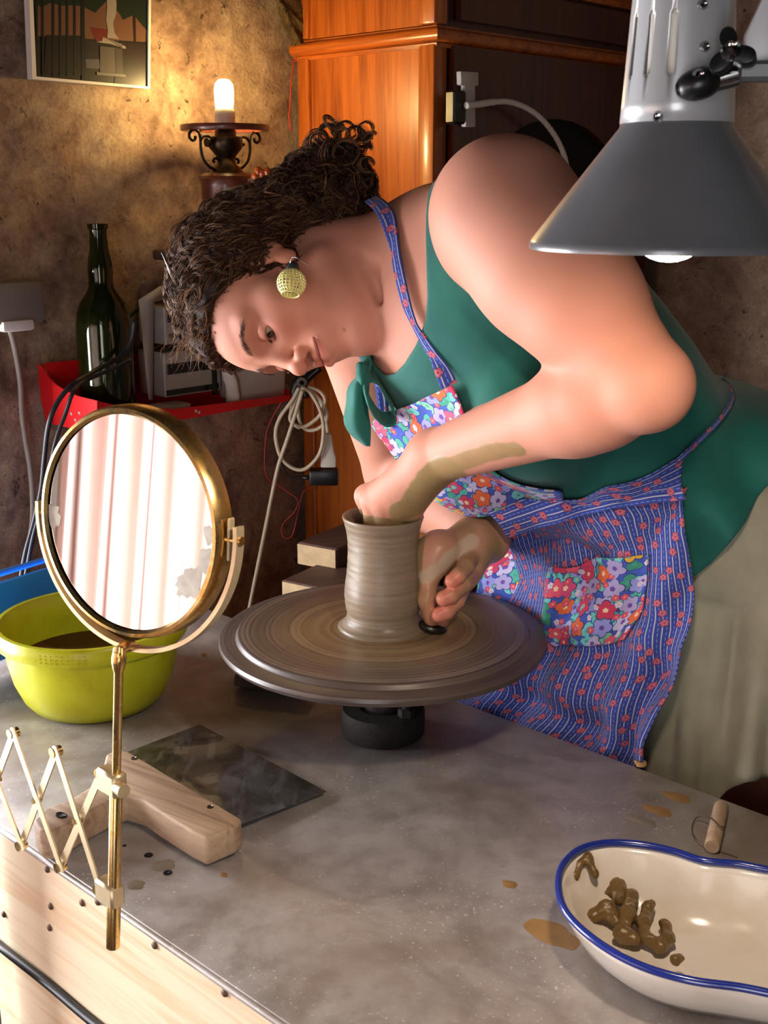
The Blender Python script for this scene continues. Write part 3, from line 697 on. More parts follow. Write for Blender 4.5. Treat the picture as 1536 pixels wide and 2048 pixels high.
for x, y, rx, ry, m, lab in ((1352, 1594, .014, .009, M_SPL, 'ochre clay splash near the bench\'s far edge, the one nearer the edge'), (1314, 1621, .013, .009, M_SPL, 'ochre clay splash beside the far-edge splash, the one nearer the wheel'),
      (1280, 1641, .014, .008, M_SPL2, 'faint grey slip smear beside the ochre splashes'), (1020, 1768, .008, .006, M_SPL, 'small ochre clay spot on the open zinc'), (1102, 1868, .026, .014, M_SPL, 'large ochre clay splash half under the kidney dish'),
      (326, 1730, .010, .010, M_SPL2, 'round grey slip splash beside the screw holes'), (272, 1770, .007, .008, M_SPL2, 'small grey slip splash near the front edge'), (448, 1750, .0035, .003, M_SPL, 'tiny ochre clay drop on the worn zinc')):
    single('clay_splash', splash(x, y, rx, ry, x * .01), m, lab, 'clay splash', 'clay splashes on the zinc')
def chip(x, y, r, seed): 
    V, F = ball((0, 0, 0), (r, r * .7, r * .6), 8); V, F = lumpy((V, F), r * .8, .9 / r, seed); V[:, 2] -= V[:, 2].min(); return V + onz(x, y, ZT), F
for x, y, r, lab in ((1282, 1536, .0075, 'pale broken clay chip on the bench edge below the apron'), (406, 1313, .004, 'small pale chip on the zinc between bowl and wheel')):
    single('clay_chip', chip(x, y, r, x), mat('pale_clay_chip', '#b08a5c', .7), lab, 'clay chip')

# ------------------------------------------------------------------ wire clay cutter
ca_, cb_ = onz(1443, 1612, ZT + .0072), onz(1424, 1694, ZT + .0072)
wc = empty('clay_cutter', 'clay-cutting wire with a wooden toggle behind the kidney dish', 'clay cutter', (ca_ + cb_) / 2 * (1, 1, 0) + UP * ZT)
dv_ = unit(cb_ - ca_)
add('toggle', tube([ca_, ca_ + dv_ * .002, cb_ - dv_ * .001, cb_], [.006, .007, .007, .0064], 16), M_PALEW, wc, 'auto')
wp_ = [onz(x, y, z) for x, y, z in ((1450, 1655, ZT + .011), (1440, 1652, ZT + .016), (1420, 1636, ZT + .012), (1395, 1634, ZT + .006), (1384, 1655, ZT + .004), (1392, 1678, ZT + .003), (1415, 1697, ZT + .002), (1440, 1703, ZT + .001), (1475, 1715, ZT + .001))]
add('wire', tube(spline(wp_, 8), .0006, 5), mat('thin_steel_wire', '#6b5a48', .4, .7), wc)
# ------------------------------------------------------------------ shaving mirror on a brass scissor arm
t = Nt('worn_brass'); nz = t.noise(t.co(), 60, 4, .6)
t.p(color=t.ramp(nz, [(.35, '#cfa45c'), (.6, '#e8c98c')]), metal=1., rough=t.ramp(nz, [(.3, .34), (.7, .18)])); M_BRASS = t.m
M_BRASSP = mat('worn_brass_painted_glare', '#e6d2aa', .42, .7, var=.25, vscale=40)  # worn brass made paler, strong light put into its colour
t = Nt('mirror_silver'); sp = t.noise(t.co(), 26, 5, .7)
t.p(color=(.9, .9, .9), metal=1., rough=.012); M_MIR = t.m
M_FOX = mat('mirror_tarnish', '#ece4d4', .6, var=.3, vscale=90)
MN = .448
MC = at(257, 1046, .822); az, tl_ = math.radians(31), math.radians(5)
mZ = np.array([-math.sin(az) * math.cos(tl_), -math.cos(az) * math.cos(tl_), math.sin(tl_)]); mX = np.array([math.cos(az), -math.sin(az), 0]); mY = np.cross(mZ, mX); MR = np.array([mX, mY, mZ])
pole_t, pole_b = onn(238, 1302, MN), onn(226, 1893, MN)
mir_ = empty('shaving_mirror', 'oval-looking round brass shaving mirror on a scissor arm at the bench front', 'mirror', pole_b)
gl = add('mirror_glass', lathe([(0, .0012), (.0785, .0012), (.0785, -.002), (0, -.002)], MC, MR, 96), M_MIR, mir_, False)
add('mirror_rim', lathe([(.0775, .0025), (.0795, .0048), (.082, .0042), (.0835, .001), (.0842, -.004), (.0842, -.012), (.082, -.0145), (.06, -.0165), (0, -.0175), (0, -.010), (.078, -.008)], MC, MR, 96), M_BRASS, mir_, 'auto', label='polished brass rim of the mirror')
for i, (ang, rr, sz_) in enumerate(((183, .073, .009), (-12, .0725, .010), (-28, .068, .011), (-36, .064, .008), (2, .074, .007))):
    c_ = MC + mX * rr * math.cos(math.radians(ang)) + mY * rr * math.sin(math.radians(ang)) + mZ * .0014
    V = [c_ + mZ * .0003]; n_ = 18
    for k in range(n_):
        th = 2 * math.pi * k / n_; q = sz_ * (.55 + .5 * abs(float(vnoise(np.array([math.cos(th) * 1.6 + i * 5, math.sin(th) * 1.6, i])))))
        V.append(c_ + (mX * math.cos(th) + mY * 1.3 * math.sin(th)) * q)
    V = np.array(V); dd = V - MC; rad = np.hypot(dd @ mX, dd @ mY); fac = np.minimum(1, .0778 / rad); V = MC + (dd @ mX * fac)[:, None] * mX + (dd @ mY * fac)[:, None] * mY + (dd @ mZ)[:, None] * mZ
    add('tarnish_patch', (V, [[0, 1 + k, 1 + (k + 1) % n_] for k in range(n_)]), M_FOX, gl, label='milky tarnished patch on the mirror')
# flat strap yoke round the lower half
ya = np.radians(np.linspace(178, 366, 60)); YR = .0935; wS, tS = .0085, .0032
G = []
for th in ya:
    d = mX * math.cos(th) + mY * math.sin(th); c_ = MC + d * YR - mZ * .006
    G.append([c_ + d * tS / 2 + mZ * wS / 2, c_ + d * tS / 2 - mZ * wS / 2, c_ - d * tS / 2 - mZ * wS / 2, c_ - d * tS / 2 + mZ * wS / 2])
add('yoke', loft(G), M_BRASSP, mir_, 'auto', label='pale flat strap yoke holding the mirror')
for th, nm in ((math.radians(183), 1), (math.radians(0), -1)):
    d = mX * math.cos(th) + mY * math.sin(th)
    add('pivot_pin', rod(MC + d * .083 - mZ * .006, MC + d * .0965 - mZ * .006, .0032, 12), M_BRASS, mir_, 'auto')
    add('pivot_plate', box(MC + d * .0868 - mZ * .006, (.0022, .03, .007), np.array([d, np.cross(mZ, d), mZ]), .001), M_BRASSP, mir_, False)
yb = MC - mY * YR - mZ * .006
stem = pole_t + (yb - pole_t) * .0
add('stem', tube([yb + mY * .001, pole_t + (yb - pole_t) * .4 + UP * .002, pole_t, pole_t - UP * .006], [.0035, .0042, .0045, .0055], 14), M_BRASS, mir_, 'auto')
pd = pole_b - pole_t; Lp = np.linalg.norm(pd)
pp_ = lambda f: pole_t + pd * f
add('pole', tube([pp_(0), pp_(.02), pp_(.035), pp_(.055), pp_(.065), pp_(.5)], [.0042, .0052, .0052, .0042, .0034, .0032], 18), M_BRASS, mir_, 'auto')
add('pole_sleeve', tube([pp_(.44), pp_(.442), pp_(.998), pp_(1)], [.0045, .0048, .0048, .004], 18), M_BRASS, mir_, 'auto')
add('pole_ferrule', tube([pp_(.80), pp_(.803), pp_(.999), pp_(1)], [.0052, .0056, .0054, .0048], 18), M_BRASS, mir_, 'auto')
pole_r = np.array([E1, E2, UP])
for f, nm in ((.425, 0), (.81, 1)):
    c_ = pp_(f)
    cl = add('clamp', box(c_ - E1 * .006, (.024, .013, .019), pole_r, .002), M_BRASSP, mir_, 'auto')
    if nm == 0: add('thumb_screw', rod(c_ + E1 * .004 - E2 * .002, c_ + E1 * .014 - E2 * .003, .0052, 16), M_BRASSP, cl, 'auto')
tops = [(-57, 1430), (27, 1466), (112, 1503), (203, 1545)]; bots = [(-40, 1650), (43, 1690), (121, 1733), (200, 1778)]
def sbar(p, q, k):
    a, b = onn(*p, MN - .0028 + k * .0034), onn(*q, MN - .0028 + k * .0034); d = unit(b - a); s_ = np.cross(E2, d)
    return prism([(-.004 + .0 * 0, -.0034), (np.linalg.norm(b - a) + .004, -.0034), (np.linalg.norm(b - a) + .0052, 0), (np.linalg.norm(b - a) + .004, .0034), (-.004, .0034), (-.0052, 0)], a, d, s_, -.0007, .0007)
for i in range(3): add('scissor_bar', sbar(tops[i], bots[i + 1], 0), M_BRASSP, mir_, False)
for i in range(3): add('scissor_bar', sbar(bots[i], tops[i + 1], 1), M_BRASSP, mir_, False)
mids = [((tops[i][0] + bots[i + 1][0]) / 2, (tops[i][1] + bots[i + 1][1]) / 2) for i in range(3)]
for p in tops + bots + mids:
    c_ = onn(*p, MN); add('rivet', rod(c_ - E2 * .0042, c_ + E2 * .004, .0024 if p in mids else .0042, 12), M_BRASS, mir_, 'auto')
# the wall plate that the scissor arm folds out from, left of the frame
c_ = onn(-57, 1540, MN) - E1 * .012
add('wall_plate', box(c_, (.008, .03, .12), pole_r, .002), M_BRASS, mir_, False)
add('fixing_post', box(np.array([c_[0], c_[1], 0]) - E1 * .03 + UP * .45 + E2 * .0, (.05, .03, .9), pole_r, .003), M_OLDW, mir_, False, label='brown wooden post the arm is screwed to')

# ------------------------------------------------------------------ grey desk lamp, upper right
t = Nt('grey_lamp_enamel'); t.p(color='#6f7074', rough=.32, metal=.3, coat=.5, coatr=.12, spec=.5)
nz = t.noise(t.co(), 9, 3, .6); t.p(color=t.ramp(nz, [(.35, '#67686c'), (.65, '#77787c')])); M_LAMP = t.m
M_LAMPIN = mat('white_lamp_inside', '#e9e4da', .5)
M_LAMPLT = mat('silver_lamp_housing', '#b4b6b9', .3, .25, coat=.5)
M_BLKP = mat('black_plastic', '#131314', .35)
M_CHROME = mat('chrome', '#c9cacc', .12, 1.)
M_BULB = Nt('lit_bulb'); M_BULB.p(color=(1, 1, 1), emit=(1.0, .80, .60), emits=240.); M_BULB = M_BULB.m
LY = .66
zr, zc, ztp = at(1338, 495, LY)[2], at(1338, 247, LY)[2], at(1338, 160, LY)[2]; LXc = at(1338, 495, LY)[0]; LC = np.array([LXc, LY, 0]); LK = LY / .88
lamp = empty('desk_lamp', 'grey metal desk lamp with a conical shade hanging over the bench at the upper right', 'lamp', LC + UP * zr)
add('lamp_shade', lathe([*[(r * LK, z) for r, z in ((.0385, zc + .001), (.0392, zc - .002), (.0985, zr + .004), (.0998, zr + .0012), (.0993, zr - .0008), (.098, zr), (.0968, zr + .004), (.0382, zc - .004))]], LC, ID, 96), M_LAMP, lamp, 'auto')
add('shade_lining', lathe([*[(r * LK, z) for r, z in ((.0379, zc - .0042), (.0966, zr + .0036), (.0966, zr + .0034), (.0376, zc - .0052))]], LC, ID, 96), M_LAMPIN, lamp, True, label='white inside of the lamp shade')
nS = 180; zz_ = [zc + LK * d for d in (0, .012, .028, .0305, .068, .0705, .09, .11, .112)]
rz = lambda z: LK * (.0392 - (z - zc) / LK * .0052 / .09 if z < zc + .105 * LK else .030)
V, F = [], []
for z in zz_: V += [(rz(z) * math.cos(2 * math.pi * k / nS), rz(z) * math.sin(2 * math.pi * k / nS), z) for k in range(nS)]
slots = [(-112 + 180 * h - 26 * i) % 360 for h in (0, 1) for i in range(4)]
for i in range(len(zz_) - 1):
    for k in range(nS):
        ang = (k + .5) * 360 / nS
        dd = min(min(abs(ang - s_), 360 - abs(ang - s_)) for s_ in slots)
        if (i == 3 and dd < 4.2) or (i in (2, 4) and dd < 2.2): continue
        F.append([i * nS + k, i * nS + (k + 1) % nS, (i + 1) * nS + (k + 1) % nS, (i + 1) * nS + k])
V = np.array(V) + LC
hs = add('lamp_housing', (V, F), M_LAMPLT, lamp, 'auto', label='light grey slotted lamp housing')
sm_ = hs.modifiers.new('thick', 'SOLIDIFY'); sm_.thickness = .0012; sm_.offset = -1
add('housing_cap', lathe([(r * LK, zc + z * LK) for r, z in ((0, .119), (.02, .118), (.028, .114), (.0302, .111), (.0285, .110), (0, .112))], LC, ID, 48), M_LAMPLT, lamp)
add('bulb_socket', lathe([(0, zc + .055), (.016, zc + .055), (.017, zc + .01), (.015, zc - .012), (0, zc - .012)], LC, ID, 28), M_LAMPIN, lamp, 'auto')
add('bulb', lathe([(0, zr - .0078)] + [(.0245 * math.sin(a), zr + .0167 - .0245 * math.cos(a)) for a in np.radians(np.arange(12, 97, 12))], LC, ID, 24), M_BULB, lamp, True)
add('bulb_neck', lathe([(.0243, zr + .0165), (.022, zr + .03), (.014, zr + .055), (.013, zc - .01)], LC, ID, 24), M_LAMPIN, lamp, True)
for x, y in ((1307, 232), (1416, 92), (1412, 6)):
    p = at(x, y, LY - .03); d = unit((p - LC) * (1, 1, 0)); p = LC + d * (rz(p[2]) - .0004) + UP * p[2]
    add('screw', lathe([(0, .0022), (.0018, .0018), (.0028, .0006), (.003, 0), (0, -.001)], p, axis_rows(d), 12), M_CHROME, lamp)
k0 = at(1398, 168, LY - .036); k1 = at(1474, 148, LY - .039); k2 = at(1560, 138, LY - .039)
kd_ = unit(k1 - k0)
add('knuckle', ball(k0, (.0108, .0078, .0117), 20, axis_rows(kd_)), M_BLKP, lamp, True)
add('screw', lathe([(0, .0022), (.0022, .0018), (.0036, .0), (0, -.001)], k0 + np.array([-.002, -.0074, .003]), axis_rows((0, -1, .2)), 12), M_CHROME, lamp)
add('arm_rod', rod(k0, k1, .0059, 20), M_CHROME, lamp, 'auto')
add('arm_clevis', box((k1 + k2) / 2, (np.linalg.norm(k2 - k1), .012, .0095), axis_rows((0, 0, 1), kd_), .002), mat('grey_cast_metal', '#6f7274', .4, .5), lamp, False)
wc_ = at(1463, 108, LY - .050)
lob = []
for k in range(60):
    th = 2 * math.pi * k / 60; rr = .0082 + .0039 * math.cos(3 * (th - math.radians(100))); lob.append((rr * math.cos(th), rr * math.sin(th)))
wf_ = axis_rows((-.35, -.9, .25), (1, 0, 0))
add('wing_nut', prism(lob, wc_, wf_[0], wf_[1], -.004, .004, .001, 2), M_BLKP, lamp, 'auto')
add('screw', lathe([(0, .0046), (.0035, .0042), (.0048, .0018), (.005, 0), (0, 0)], wc_ + wf_[2] * .0042, wf_, 18), M_CHROME, lamp)
plate = [at(x, y, LY - .036) for x, y in ((1500, 138), (1489, 118), (1493, 70), (1535, -20), (1640, -60), (1640, 142))]
add('bracket_plate', prism_pts(plate, np.array([.0, .006, 0]), .001), mat('white_lamp_bracket', '#c9c8cc', .3, .1), lamp, 'auto')
ar = [at(1600, 60, LY - .03), np.array([.52, .80, 1.62]), np.array([.90, .50, 1.15]), np.array([.905, .50, ZT + .03])]
add('arm', tube(ar[:2], .007, 12), M_LAMPLT, lamp); add('arm', tube(ar[1:], .007, 12), M_LAMPLT, lamp)
add('table_clamp', box(loc(-.31, .97, ZT + .02), (.05, .05, .04), BENCH, .004), M_BLKP, lamp, False)
bpy.data.objects['table_clamp'].data.transform(__import__('mathutils').Matrix.Translation(Vector(np.array([.905, .50, ZT + .0215]) - loc(-.31, .97, ZT + .02))))

# ------------------------------------------------------------------ old oil-lamp style table lamp with a bare lit bulb
M_WARMB = Nt('lit_warm_bulb'); M_WARMB.p(color=(1, 1, 1), emit=(1.0, .68, .26), emits=185.); M_WARMB = M_WARMB.m
M_WROUGHT = mat('wrought_iron', '#2b2019', .5, .6); M_OLDBR = mat('dark_bronze', '#3a2c1c', .35, .8, var=.3); M_REDW = wood('red_brown_turned_wood', '#6d3320', '#3c1a10', 1.2, .35, 2, .3)
WA = 1.535; LB = ona(450, 250, WA); 
zW = lambda y: ona(450, y, WA)[2]
LBc = np.array([LB[0], LB[1], 0]); zb = zW(500) + .0005
wl = empty('table_lamp', 'old lamp with wrought-iron scrolls and one bare glowing bulb against the left wall', 'lamp', LBc + UP * zb)
single('lamp_bracket', box(loc(1.565, LB @ E2, zb - .009), (.15, .15, .016), BENCH, .003), M_OLDW, 'small wooden wall bracket carrying the old lamp', 'bracket')
add('bulb', lathe([(0, zW(158)), (.008, zW(160)), (.0135, zW(168)), (.015, zW(180)), (.0145, zW(205)), (.0125, zW(222)), (0, zW(222))], LBc, ID, 20), M_WARMB, wl)
add('socket', lathe([(0, zW(218)), (.0145, zW(218)), (.0165, zW(224)), (.016, zW(248)), (0, zW(248))], LBc, ID, 24), mat('cream_ceramic', '#d9cdb4', .4), wl, 'auto')
add('gallery_ring', lathe([(.058, zW(250)), (.0685, zW(250)), (.0695, zW(253)), (.0695, zW(260)), (.0685, zW(262)), (.058, zW(262))], LBc, ID, 56, True), M_REDW, wl, 'auto', label='flat red-brown ring under the bulb')
for k in range(3):
    th = math.radians(20 + 120 * k); add('spoke', rod(LBc + UP * zW(256), LBc + UP * zW(256) + np.array([math.cos(th), math.sin(th), 0]) * .06, .002, 6), M_WROUGHT, wl)
add('burner', lathe([(0, zW(250)), (.012, zW(252)), (.0165, zW(262)), (.017, zW(272)), (.026, zW(274)), (.027, zW(282)), (.026, zW(296)), (.02, zW(305)), (.014, zW(316)), (.016, zW(328)), (.024, zW(338)), (.028, zW(348)), (0, zW(350))], LBc, ID, 36), M_OLDBR, wl, 'auto')
add('burner_key', join(rod(LBc + UP * zW(286), LBc + UP * zW(286) - E2 * .036, .0022, 8), lathe([(0, 0), (.007, 0), (.007, .004), (0, .004)], LBc + UP * zW(286) - E2 * .034, axis_rows(-E2), 12)), M_OLDBR, wl, 'auto')
add('lamp_body', lathe([(0, zW(344)), (.036, zW(346)), (.043, zW(352)), (.0445, zW(358)), (.041, zW(364)), (.04, zW(372)), (.0405, zb + .06), (.044, zb + .04), (.042, zb + .03), (.052, zb + .015), (.054, zb), (0, zb)], LBc, ID, 40), M_REDW, wl, 'auto')
scr = [(.0335, 343), (.024, 336), (.02, 330)]
def scroll(sgn):
    # profile in (radius, pixel row) of the lamp's own height scale
    a = [(.046, 268), (.050, 263), (.056, 262), (.062, 268), (.063, 277), (.058, 283), (.053, 280), (.053, 274)]
    b = [(.046, 268), (.044, 280), (.044, 300), (.040, 320), (.030, 334), (.018, 340), (.013, 332), (.013, 322), (.018, 317), (.023, 321), (.021, 326)]
    c = [(.045, 284), (.038, 274), (.030, 274), (.026, 282), (.029, 289), (.034, 287)]
    out = []
    for q in (a, b, c): out.append(tube(spline([LBc + sgn * E2 * r * 1.12 + UP * zW(y) for r, y in q], 5), .0023, 7))
    return join(*out)
for s_ in (-1, 1): add('iron_scroll', scroll(s_), M_WROUGHT, wl)

# ------------------------------------------------------------------ framed photograph on the wall
FA = 1.632
fr = empty('picture', 'framed garden photograph hanging crooked on the rough wall at the upper left', 'picture', ona(180, 90, FA))
o_ = [(-75 * 0 + 52, -150), (65, 158), (300, 178), (304, -150)]
i_ = [(60, -146), (73, 153), (296, 173), (299, -146)]
P3o = [ona(x, y, FA - .004) for x, y in o_]; P3i = [ona(x, y, FA - .004) for x, y in i_]
V = [p for p in P3o] + [p for p in P3i] + [p - E1 * .014 for p in P3o] + [p - E1 * .014 for p in P3i]; F = []
for k in range(4):
    j = (k + 1) % 4; F += [[k, j, 4 + j, 4 + k], [8 + k, k, j, 8 + j][::-1], [4 + k, 4 + j, 12 + j, 12 + k], [8 + j, 8 + k, 12 + k, 12 + j]]
add('frame', (np.array(V), F), mat('white_frame', '#d9d2cb', .4), fr, False)
def pic(name, poly, color, lay, rough=.35):
    add(name, prism_pts([ona(x, y, FA - lay * .0003) for x, y in poly], E1 * .0003), mat('print_' + name + color[1:], color, rough), fr, False)
pic('print', [(60, -146), (73, 153), (296, 173), (299, -146)], '#1c1613', 0)
pic('print_wall', [(68, -146), (72, 72), (295, 84), (299, -146)], '#5f4130', 1)
pic('print_hedge', [(64, -100), (66, 8), (85, 14), (100, 6), (125, 12), (150, 10), (172, 16), (190, 26), (205, 10), (215, 0), (238, 26), (246, 40), (258, 34), (268, 30), (285, 52), (296, 62), (298, -100)], '#142015', 2)
pic('print_pot', [(180, 54), (230, 62), (222, 84), (192, 82)], '#5a1f16', 2)
pic('print_shrub', [(92, 70), (170, 72), (172, 150), (88, 146)], '#120d0b', 2)
pic('print_shade', [(240, 82), (295, 88), (296, 172), (228, 166)], '#1a0f0c', 2)
pic('print_ground', [(170, 118), (198, 118), (200, 138), (170, 136)], '#4a464c', 2)
pic('print_trunk', [(266, 30), (271, 30), (272, 84), (268, 84)], '#20160f', 3)
for x0 in (71, 83, 104, 118, 132, 147): pic('print_railing', [(x0, -60), (x0 + 4, -60), (x0 + 5, 152), (x0 + 1, 151)], '#0f1714', 3)
pic('print_gatepost', [(161, -60), (168, -60), (170, 160), (163, 160)], '#0c1210', 3)
pic('print_statue', [(213, -40), (228, -40), (233, 10), (232, 28), (226, 46), (229, 66), (238, 78), (214, 76), (216, 60), (212, 40), (214, 16)], '#827870', 3)
pic('print_plinth_top', [(192, 84), (250, 92), (252, 97), (246, 97), (243, 88), (206, 74), (204, 82)], '#857b72', 3)
pic('print_plinth', [(200, 92), (244, 97), (246, 148), (200, 144)], '#4d4641', 3)
pic('print_plinth_side', [(230, 97), (244, 97), (246, 148), (232, 147)], '#3a3430', 4)
pic('print_plinth_base', [(193, 144), (250, 149), (252, 154), (194, 150)], '#66605a', 4)

# ------------------------------------------------------------------ red wall shelf and what stands on it
M_RED = mat('red_painted_metal', '#d3121a', .4, var=.12, vscale=9)
SA = 1.50
nL, zL, nR, zR = .9678, .951, 1.4195, .9546
sh = empty('wall_shelf', 'red metal wall shelf with a curved end panel and low front lip', 'shelf', loc(SA, nL, zL))
ep = [onn(x, y, nL) for x, y in ((66, 728), (72, 726), (80, 731), (90, 744), (100, 757), (112, 769), (130, 781), (155, 792), (194, 802))] + [loc(SA, nL, zL), loc(1.64, nL, zL)]
add('end_panel', prism_pts(ep, E2 * .003), M_RED, sh, False)
lp = [ona(x, y, SA) for x, y in ((194, 802), (225, 809), (260, 815), (300, 818), (350, 818), (450, 806), (540, 795), (640, 781))]
add('front_lip', prism_pts(lp + [loc(SA, nR, zR), loc(SA, nL, zL)], -E1 * .003), M_RED, sh, False)
B4 = [loc(SA + .003, nL + .003, zL), loc(SA + .003, nR, zR), loc(A_WALL - .012, nR, zR), loc(A_WALL - .012, nL + .003, zL)]
add('tray', prism_pts(B4, UP * .003), M_RED, sh, False)
add('back_panel', prism_pts([loc(A_WALL - .016, nL + .003, zL + .003), loc(A_WALL - .016, nR, zR + .003), loc(A_WALL - .016, nR, zR + .08), loc(A_WALL - .016, nL + .003, zL + .092)], E1 * .003), M_RED, sh, False)
shz = lambda n: zL + (zR - zL) * (n - nL) / (nR - nL) + .0035
for x, y in ((392, 822), (398, 825), (142, 828), (158, 826), (150, 840)):
    pl_ = x < 190; add('paint_chip', lathe([(0, .0006), (.0022, .0003), (.0026, 0)], onn(x, y, nL - .0002) if pl_ else ona(x, y, SA - .0002), axis_rows(-E2 if pl_ else E1), 8), M_WHITEWOOD, sh)
t = Nt('dark_green_bottle_glass'); t.p(color=(.07, .10, .012), rough=.03, trans=.92, ior=1.5); M_BOT = t.m
M_WINE = mat('dark_liquid', '#0a0a08', .1)
bA = 1.572; bx_ = ona(210, 700, bA); bn = bx_ @ E2; bz = shz(bn); bS = 2400 / (np.linalg.norm(ray(210, 700)) * 0 + (bA / -(ray(210, 700) @ E1)))
bzz = lambda y: ona(210, y, bA)[2]
sc_ = (bzz(447) - bz) / (bzz(447) - bzz(815))
bz_ = lambda y: bz + (bzz(y) - bzz(815)) * sc_
prB = [(20, 447), (20, 456), (17.5, 458), (16.5, 468), (17.5, 476), (18.5, 495), (23.5, 520), (25, 535), (23.5, 552), (25, 566), (33, 580), (44, 594), (51, 612), (54.5, 635), (55, 660), (55, 800), (52, 812), (46, 815)]
outB = [(r / bS, bz_(y)) for r, y in prB]; inB = [(r / bS - .003, bz_(y) + (.004 if y > 805 else 0)) for r, y in prB[::-1][1:]]
bo = empty('wine_bottle', 'dark green glass bottle standing on the red shelf', 'bottle', np.array([bx_[0], bx_[1], bz]))
bc_ = np.array([bx_[0], bx_[1], 0])
add('bottle_glass', lathe([(0, bz + .006), (outB[-1][0] - .008, bz + .001)] + outB[::-1] + inB[::-1] + [(0, bz + .012)], bc_, ID, 48), M_BOT, bo, 'auto')
add('liquid', lathe([(0, bz_(652))] + [(55 / bS - .0034, bz_(652)), (55 / bS - .0034, bz_(800)), (.02, bz + .013), (0, bz + .013)], bc_, ID, 40), M_WINE, bo, label='dark liquid filling the bottle to its shoulder')
# radio: two stacked grey units
M_RAD = mat('beige_grey_plastic', '#a9a096', .5); M_RADD = mat('dark_tinted_window', '#1b1a1c', .15)
rA = 1.555
def slab(name, px_, a0, a1, m, parent, bev=.002, **k):
    (x0, y0), (x1, y1) = px_; p0, p1 = ona(x0, y1, a0), ona(x1, y0, a0); n0, n1 = p0 @ E2, p1 @ E2
    return add(name, box(loc((a0 + a1) / 2, (n0 + n1) / 2, (p0[2] + p1[2]) / 2), (a1 - a0, n1 - n0, abs(p1[2] - p0[2])), BENCH, bev), m, parent, False, **k)
rad = empty('cassette_radio', 'grey cassette radio standing on the red shelf behind the woman\'s forehead', 'radio', loc(rA, ona(385, 790, rA) @ E2, shz(ona(385, 790, rA) @ E2)))
slab('tuner_unit', ((331, 606), (440, 690)), rA, A_WALL - .03, M_RAD, rad)
slab('deck_unit', ((331, 693), (440, 796)), rA, A_WALL - .03, M_RAD, rad)
slab('cassette_window', ((336, 718), (424, 750)), rA - .002, rA + .002, M_RADD, rad, .0008)
slab('tuner_window', ((336, 614), (424, 646)), rA - .002, rA + .002, M_RADD, rad, .0008)
slab('seam', ((333, 777), (438, 781)), rA - .0006, rA + .001, M_RADD, rad, 0)
for x in (342, 356, 372, 388): add('button', rod(ona(x, 672, rA + .001), ona(x, 672, rA - .004), .004, 12), M_RADD, rad, 'auto')
slab('side_strip', ((426, 696), (432, 790)), rA - .0015, rA + .001, M_RADD, rad, 0)
M_PAPER = mat('white_paper', '#c8bdb0', .8)
pa_ = [ona(x, y, rA + .02) for x, y in ((278, 600), (322, 572), (336, 571), (332, 598), (308, 604), (306, 800), (298, 800))]
single('paper_sheet', prism_pts(pa_, -E1 * .002), M_PAPER, 'pale paper sheet leaning behind the bottle and radio', 'paper')
wb_ = [ona(x, y, 1.525) for x, y in ((470, 660), (575, 640), (569, 790), (486, 806), (478, 800), (472, 745))]
single('white_box', prism_pts([p + UP * .000 for p in wb_], -E1 * .05, .002), mat('white_cardboard', '#cfc8bd', .8, var=.12), 'white cardboard box on the right end of the red shelf', 'box')
cl_ = spline([ona(x, y, 1.52) for x, y in ((447, 690), (452, 720), (455, 745), (463, 770), (466, 803))], 6)
single('white_rag', lumpy(tube(cl_, np.linspace(.004, .0055, len(cl_)), 8, flat=2.2), .002, 80, 2), mat('white_rag', '#d8d0c6', .9), 'white rag edge hanging beside the cardboard box on the shelf', 'rag')
n_ = ona(330, 800, 1.525) @ E2
single('soap_box', box(loc(1.54, n_ + .005, shz(n_) + .0085), (.04, .085, .017), BENCH, .004, 2), mat('grey_white_soap_box', '#a7a298', .6), 'small pale box lying on the red shelf beside the bottle', 'box', smooth='auto')

# ------------------------------------------------------------------ power strip and cables on the left wall
pm_ = empty('power_adapter', 'pale grey plug adapter on the wall at the left edge, grey cable hanging from it', 'adapter', ona(20, 620, 1.60))
M_PLASTW = mat('aged_white_plastic', '#746b60', .5)
add('body', box(ona(20, 604, 1.60), (.05, .085, .06), BENCH, .006, 2), M_PLASTW, pm_, 'auto')
add('plug', box(ona(28, 650, 1.585), (.03, .05, .016), BENCH, .004, 2), mat('white_plug', '#d5cec3', .5), pm_, 'auto')
gc = [ona(x, y, a) for x, y, a in ((18, 655, 1.58), (28, 690, 1.60), (40, 760, 1.62), (45, 840, 1.625), (62, 950, 1.62), (65, 1040, 1.60), (52, 1110, 1.56), (35, 1200, 1.53))]
add('cable', tube(spline(gc, 8), .0042, 8), M_CABLEG, pm_)
for pts, lab in ((((270, 640), (255, 700), (190, 742), (150, 765), (118, 800), (97, 850), (88, 920), (82, 980), (66, 1050), (50, 1110), (38, 1180)), 'thicker black cable hanging over the left end of the red shelf'),
                 (((262, 720), (215, 742), (165, 765), (146, 785), (130, 830), (112, 880), (95, 960), (84, 1010), (66, 1075), (55, 1130), (44, 1190)), 'thinner black cable crossing the red shelf behind the mirror')):
    cc = [ona(x, y, (1.49 if 90 < x < 160 else 1.51) - (.032 if 'thinner' in lab else 0)) for x, y in pts]
    single('black_cable', tube(spline(cc, 6), .0038 if 'thicker' in lab else .003, 8), M_CABLE, lab, 'cable', 'black cables at the shelf')
cc = [ona(x, y, 1.59) for x, y in ((240, 650), (285, 610), (320, 580), (350, 560))]
single('black_cable', tube(spline(cc, 6), .003, 8), M_CABLE, 'black cable rising behind the bottle towards the radio', 'cable', 'black cables at the shelf')

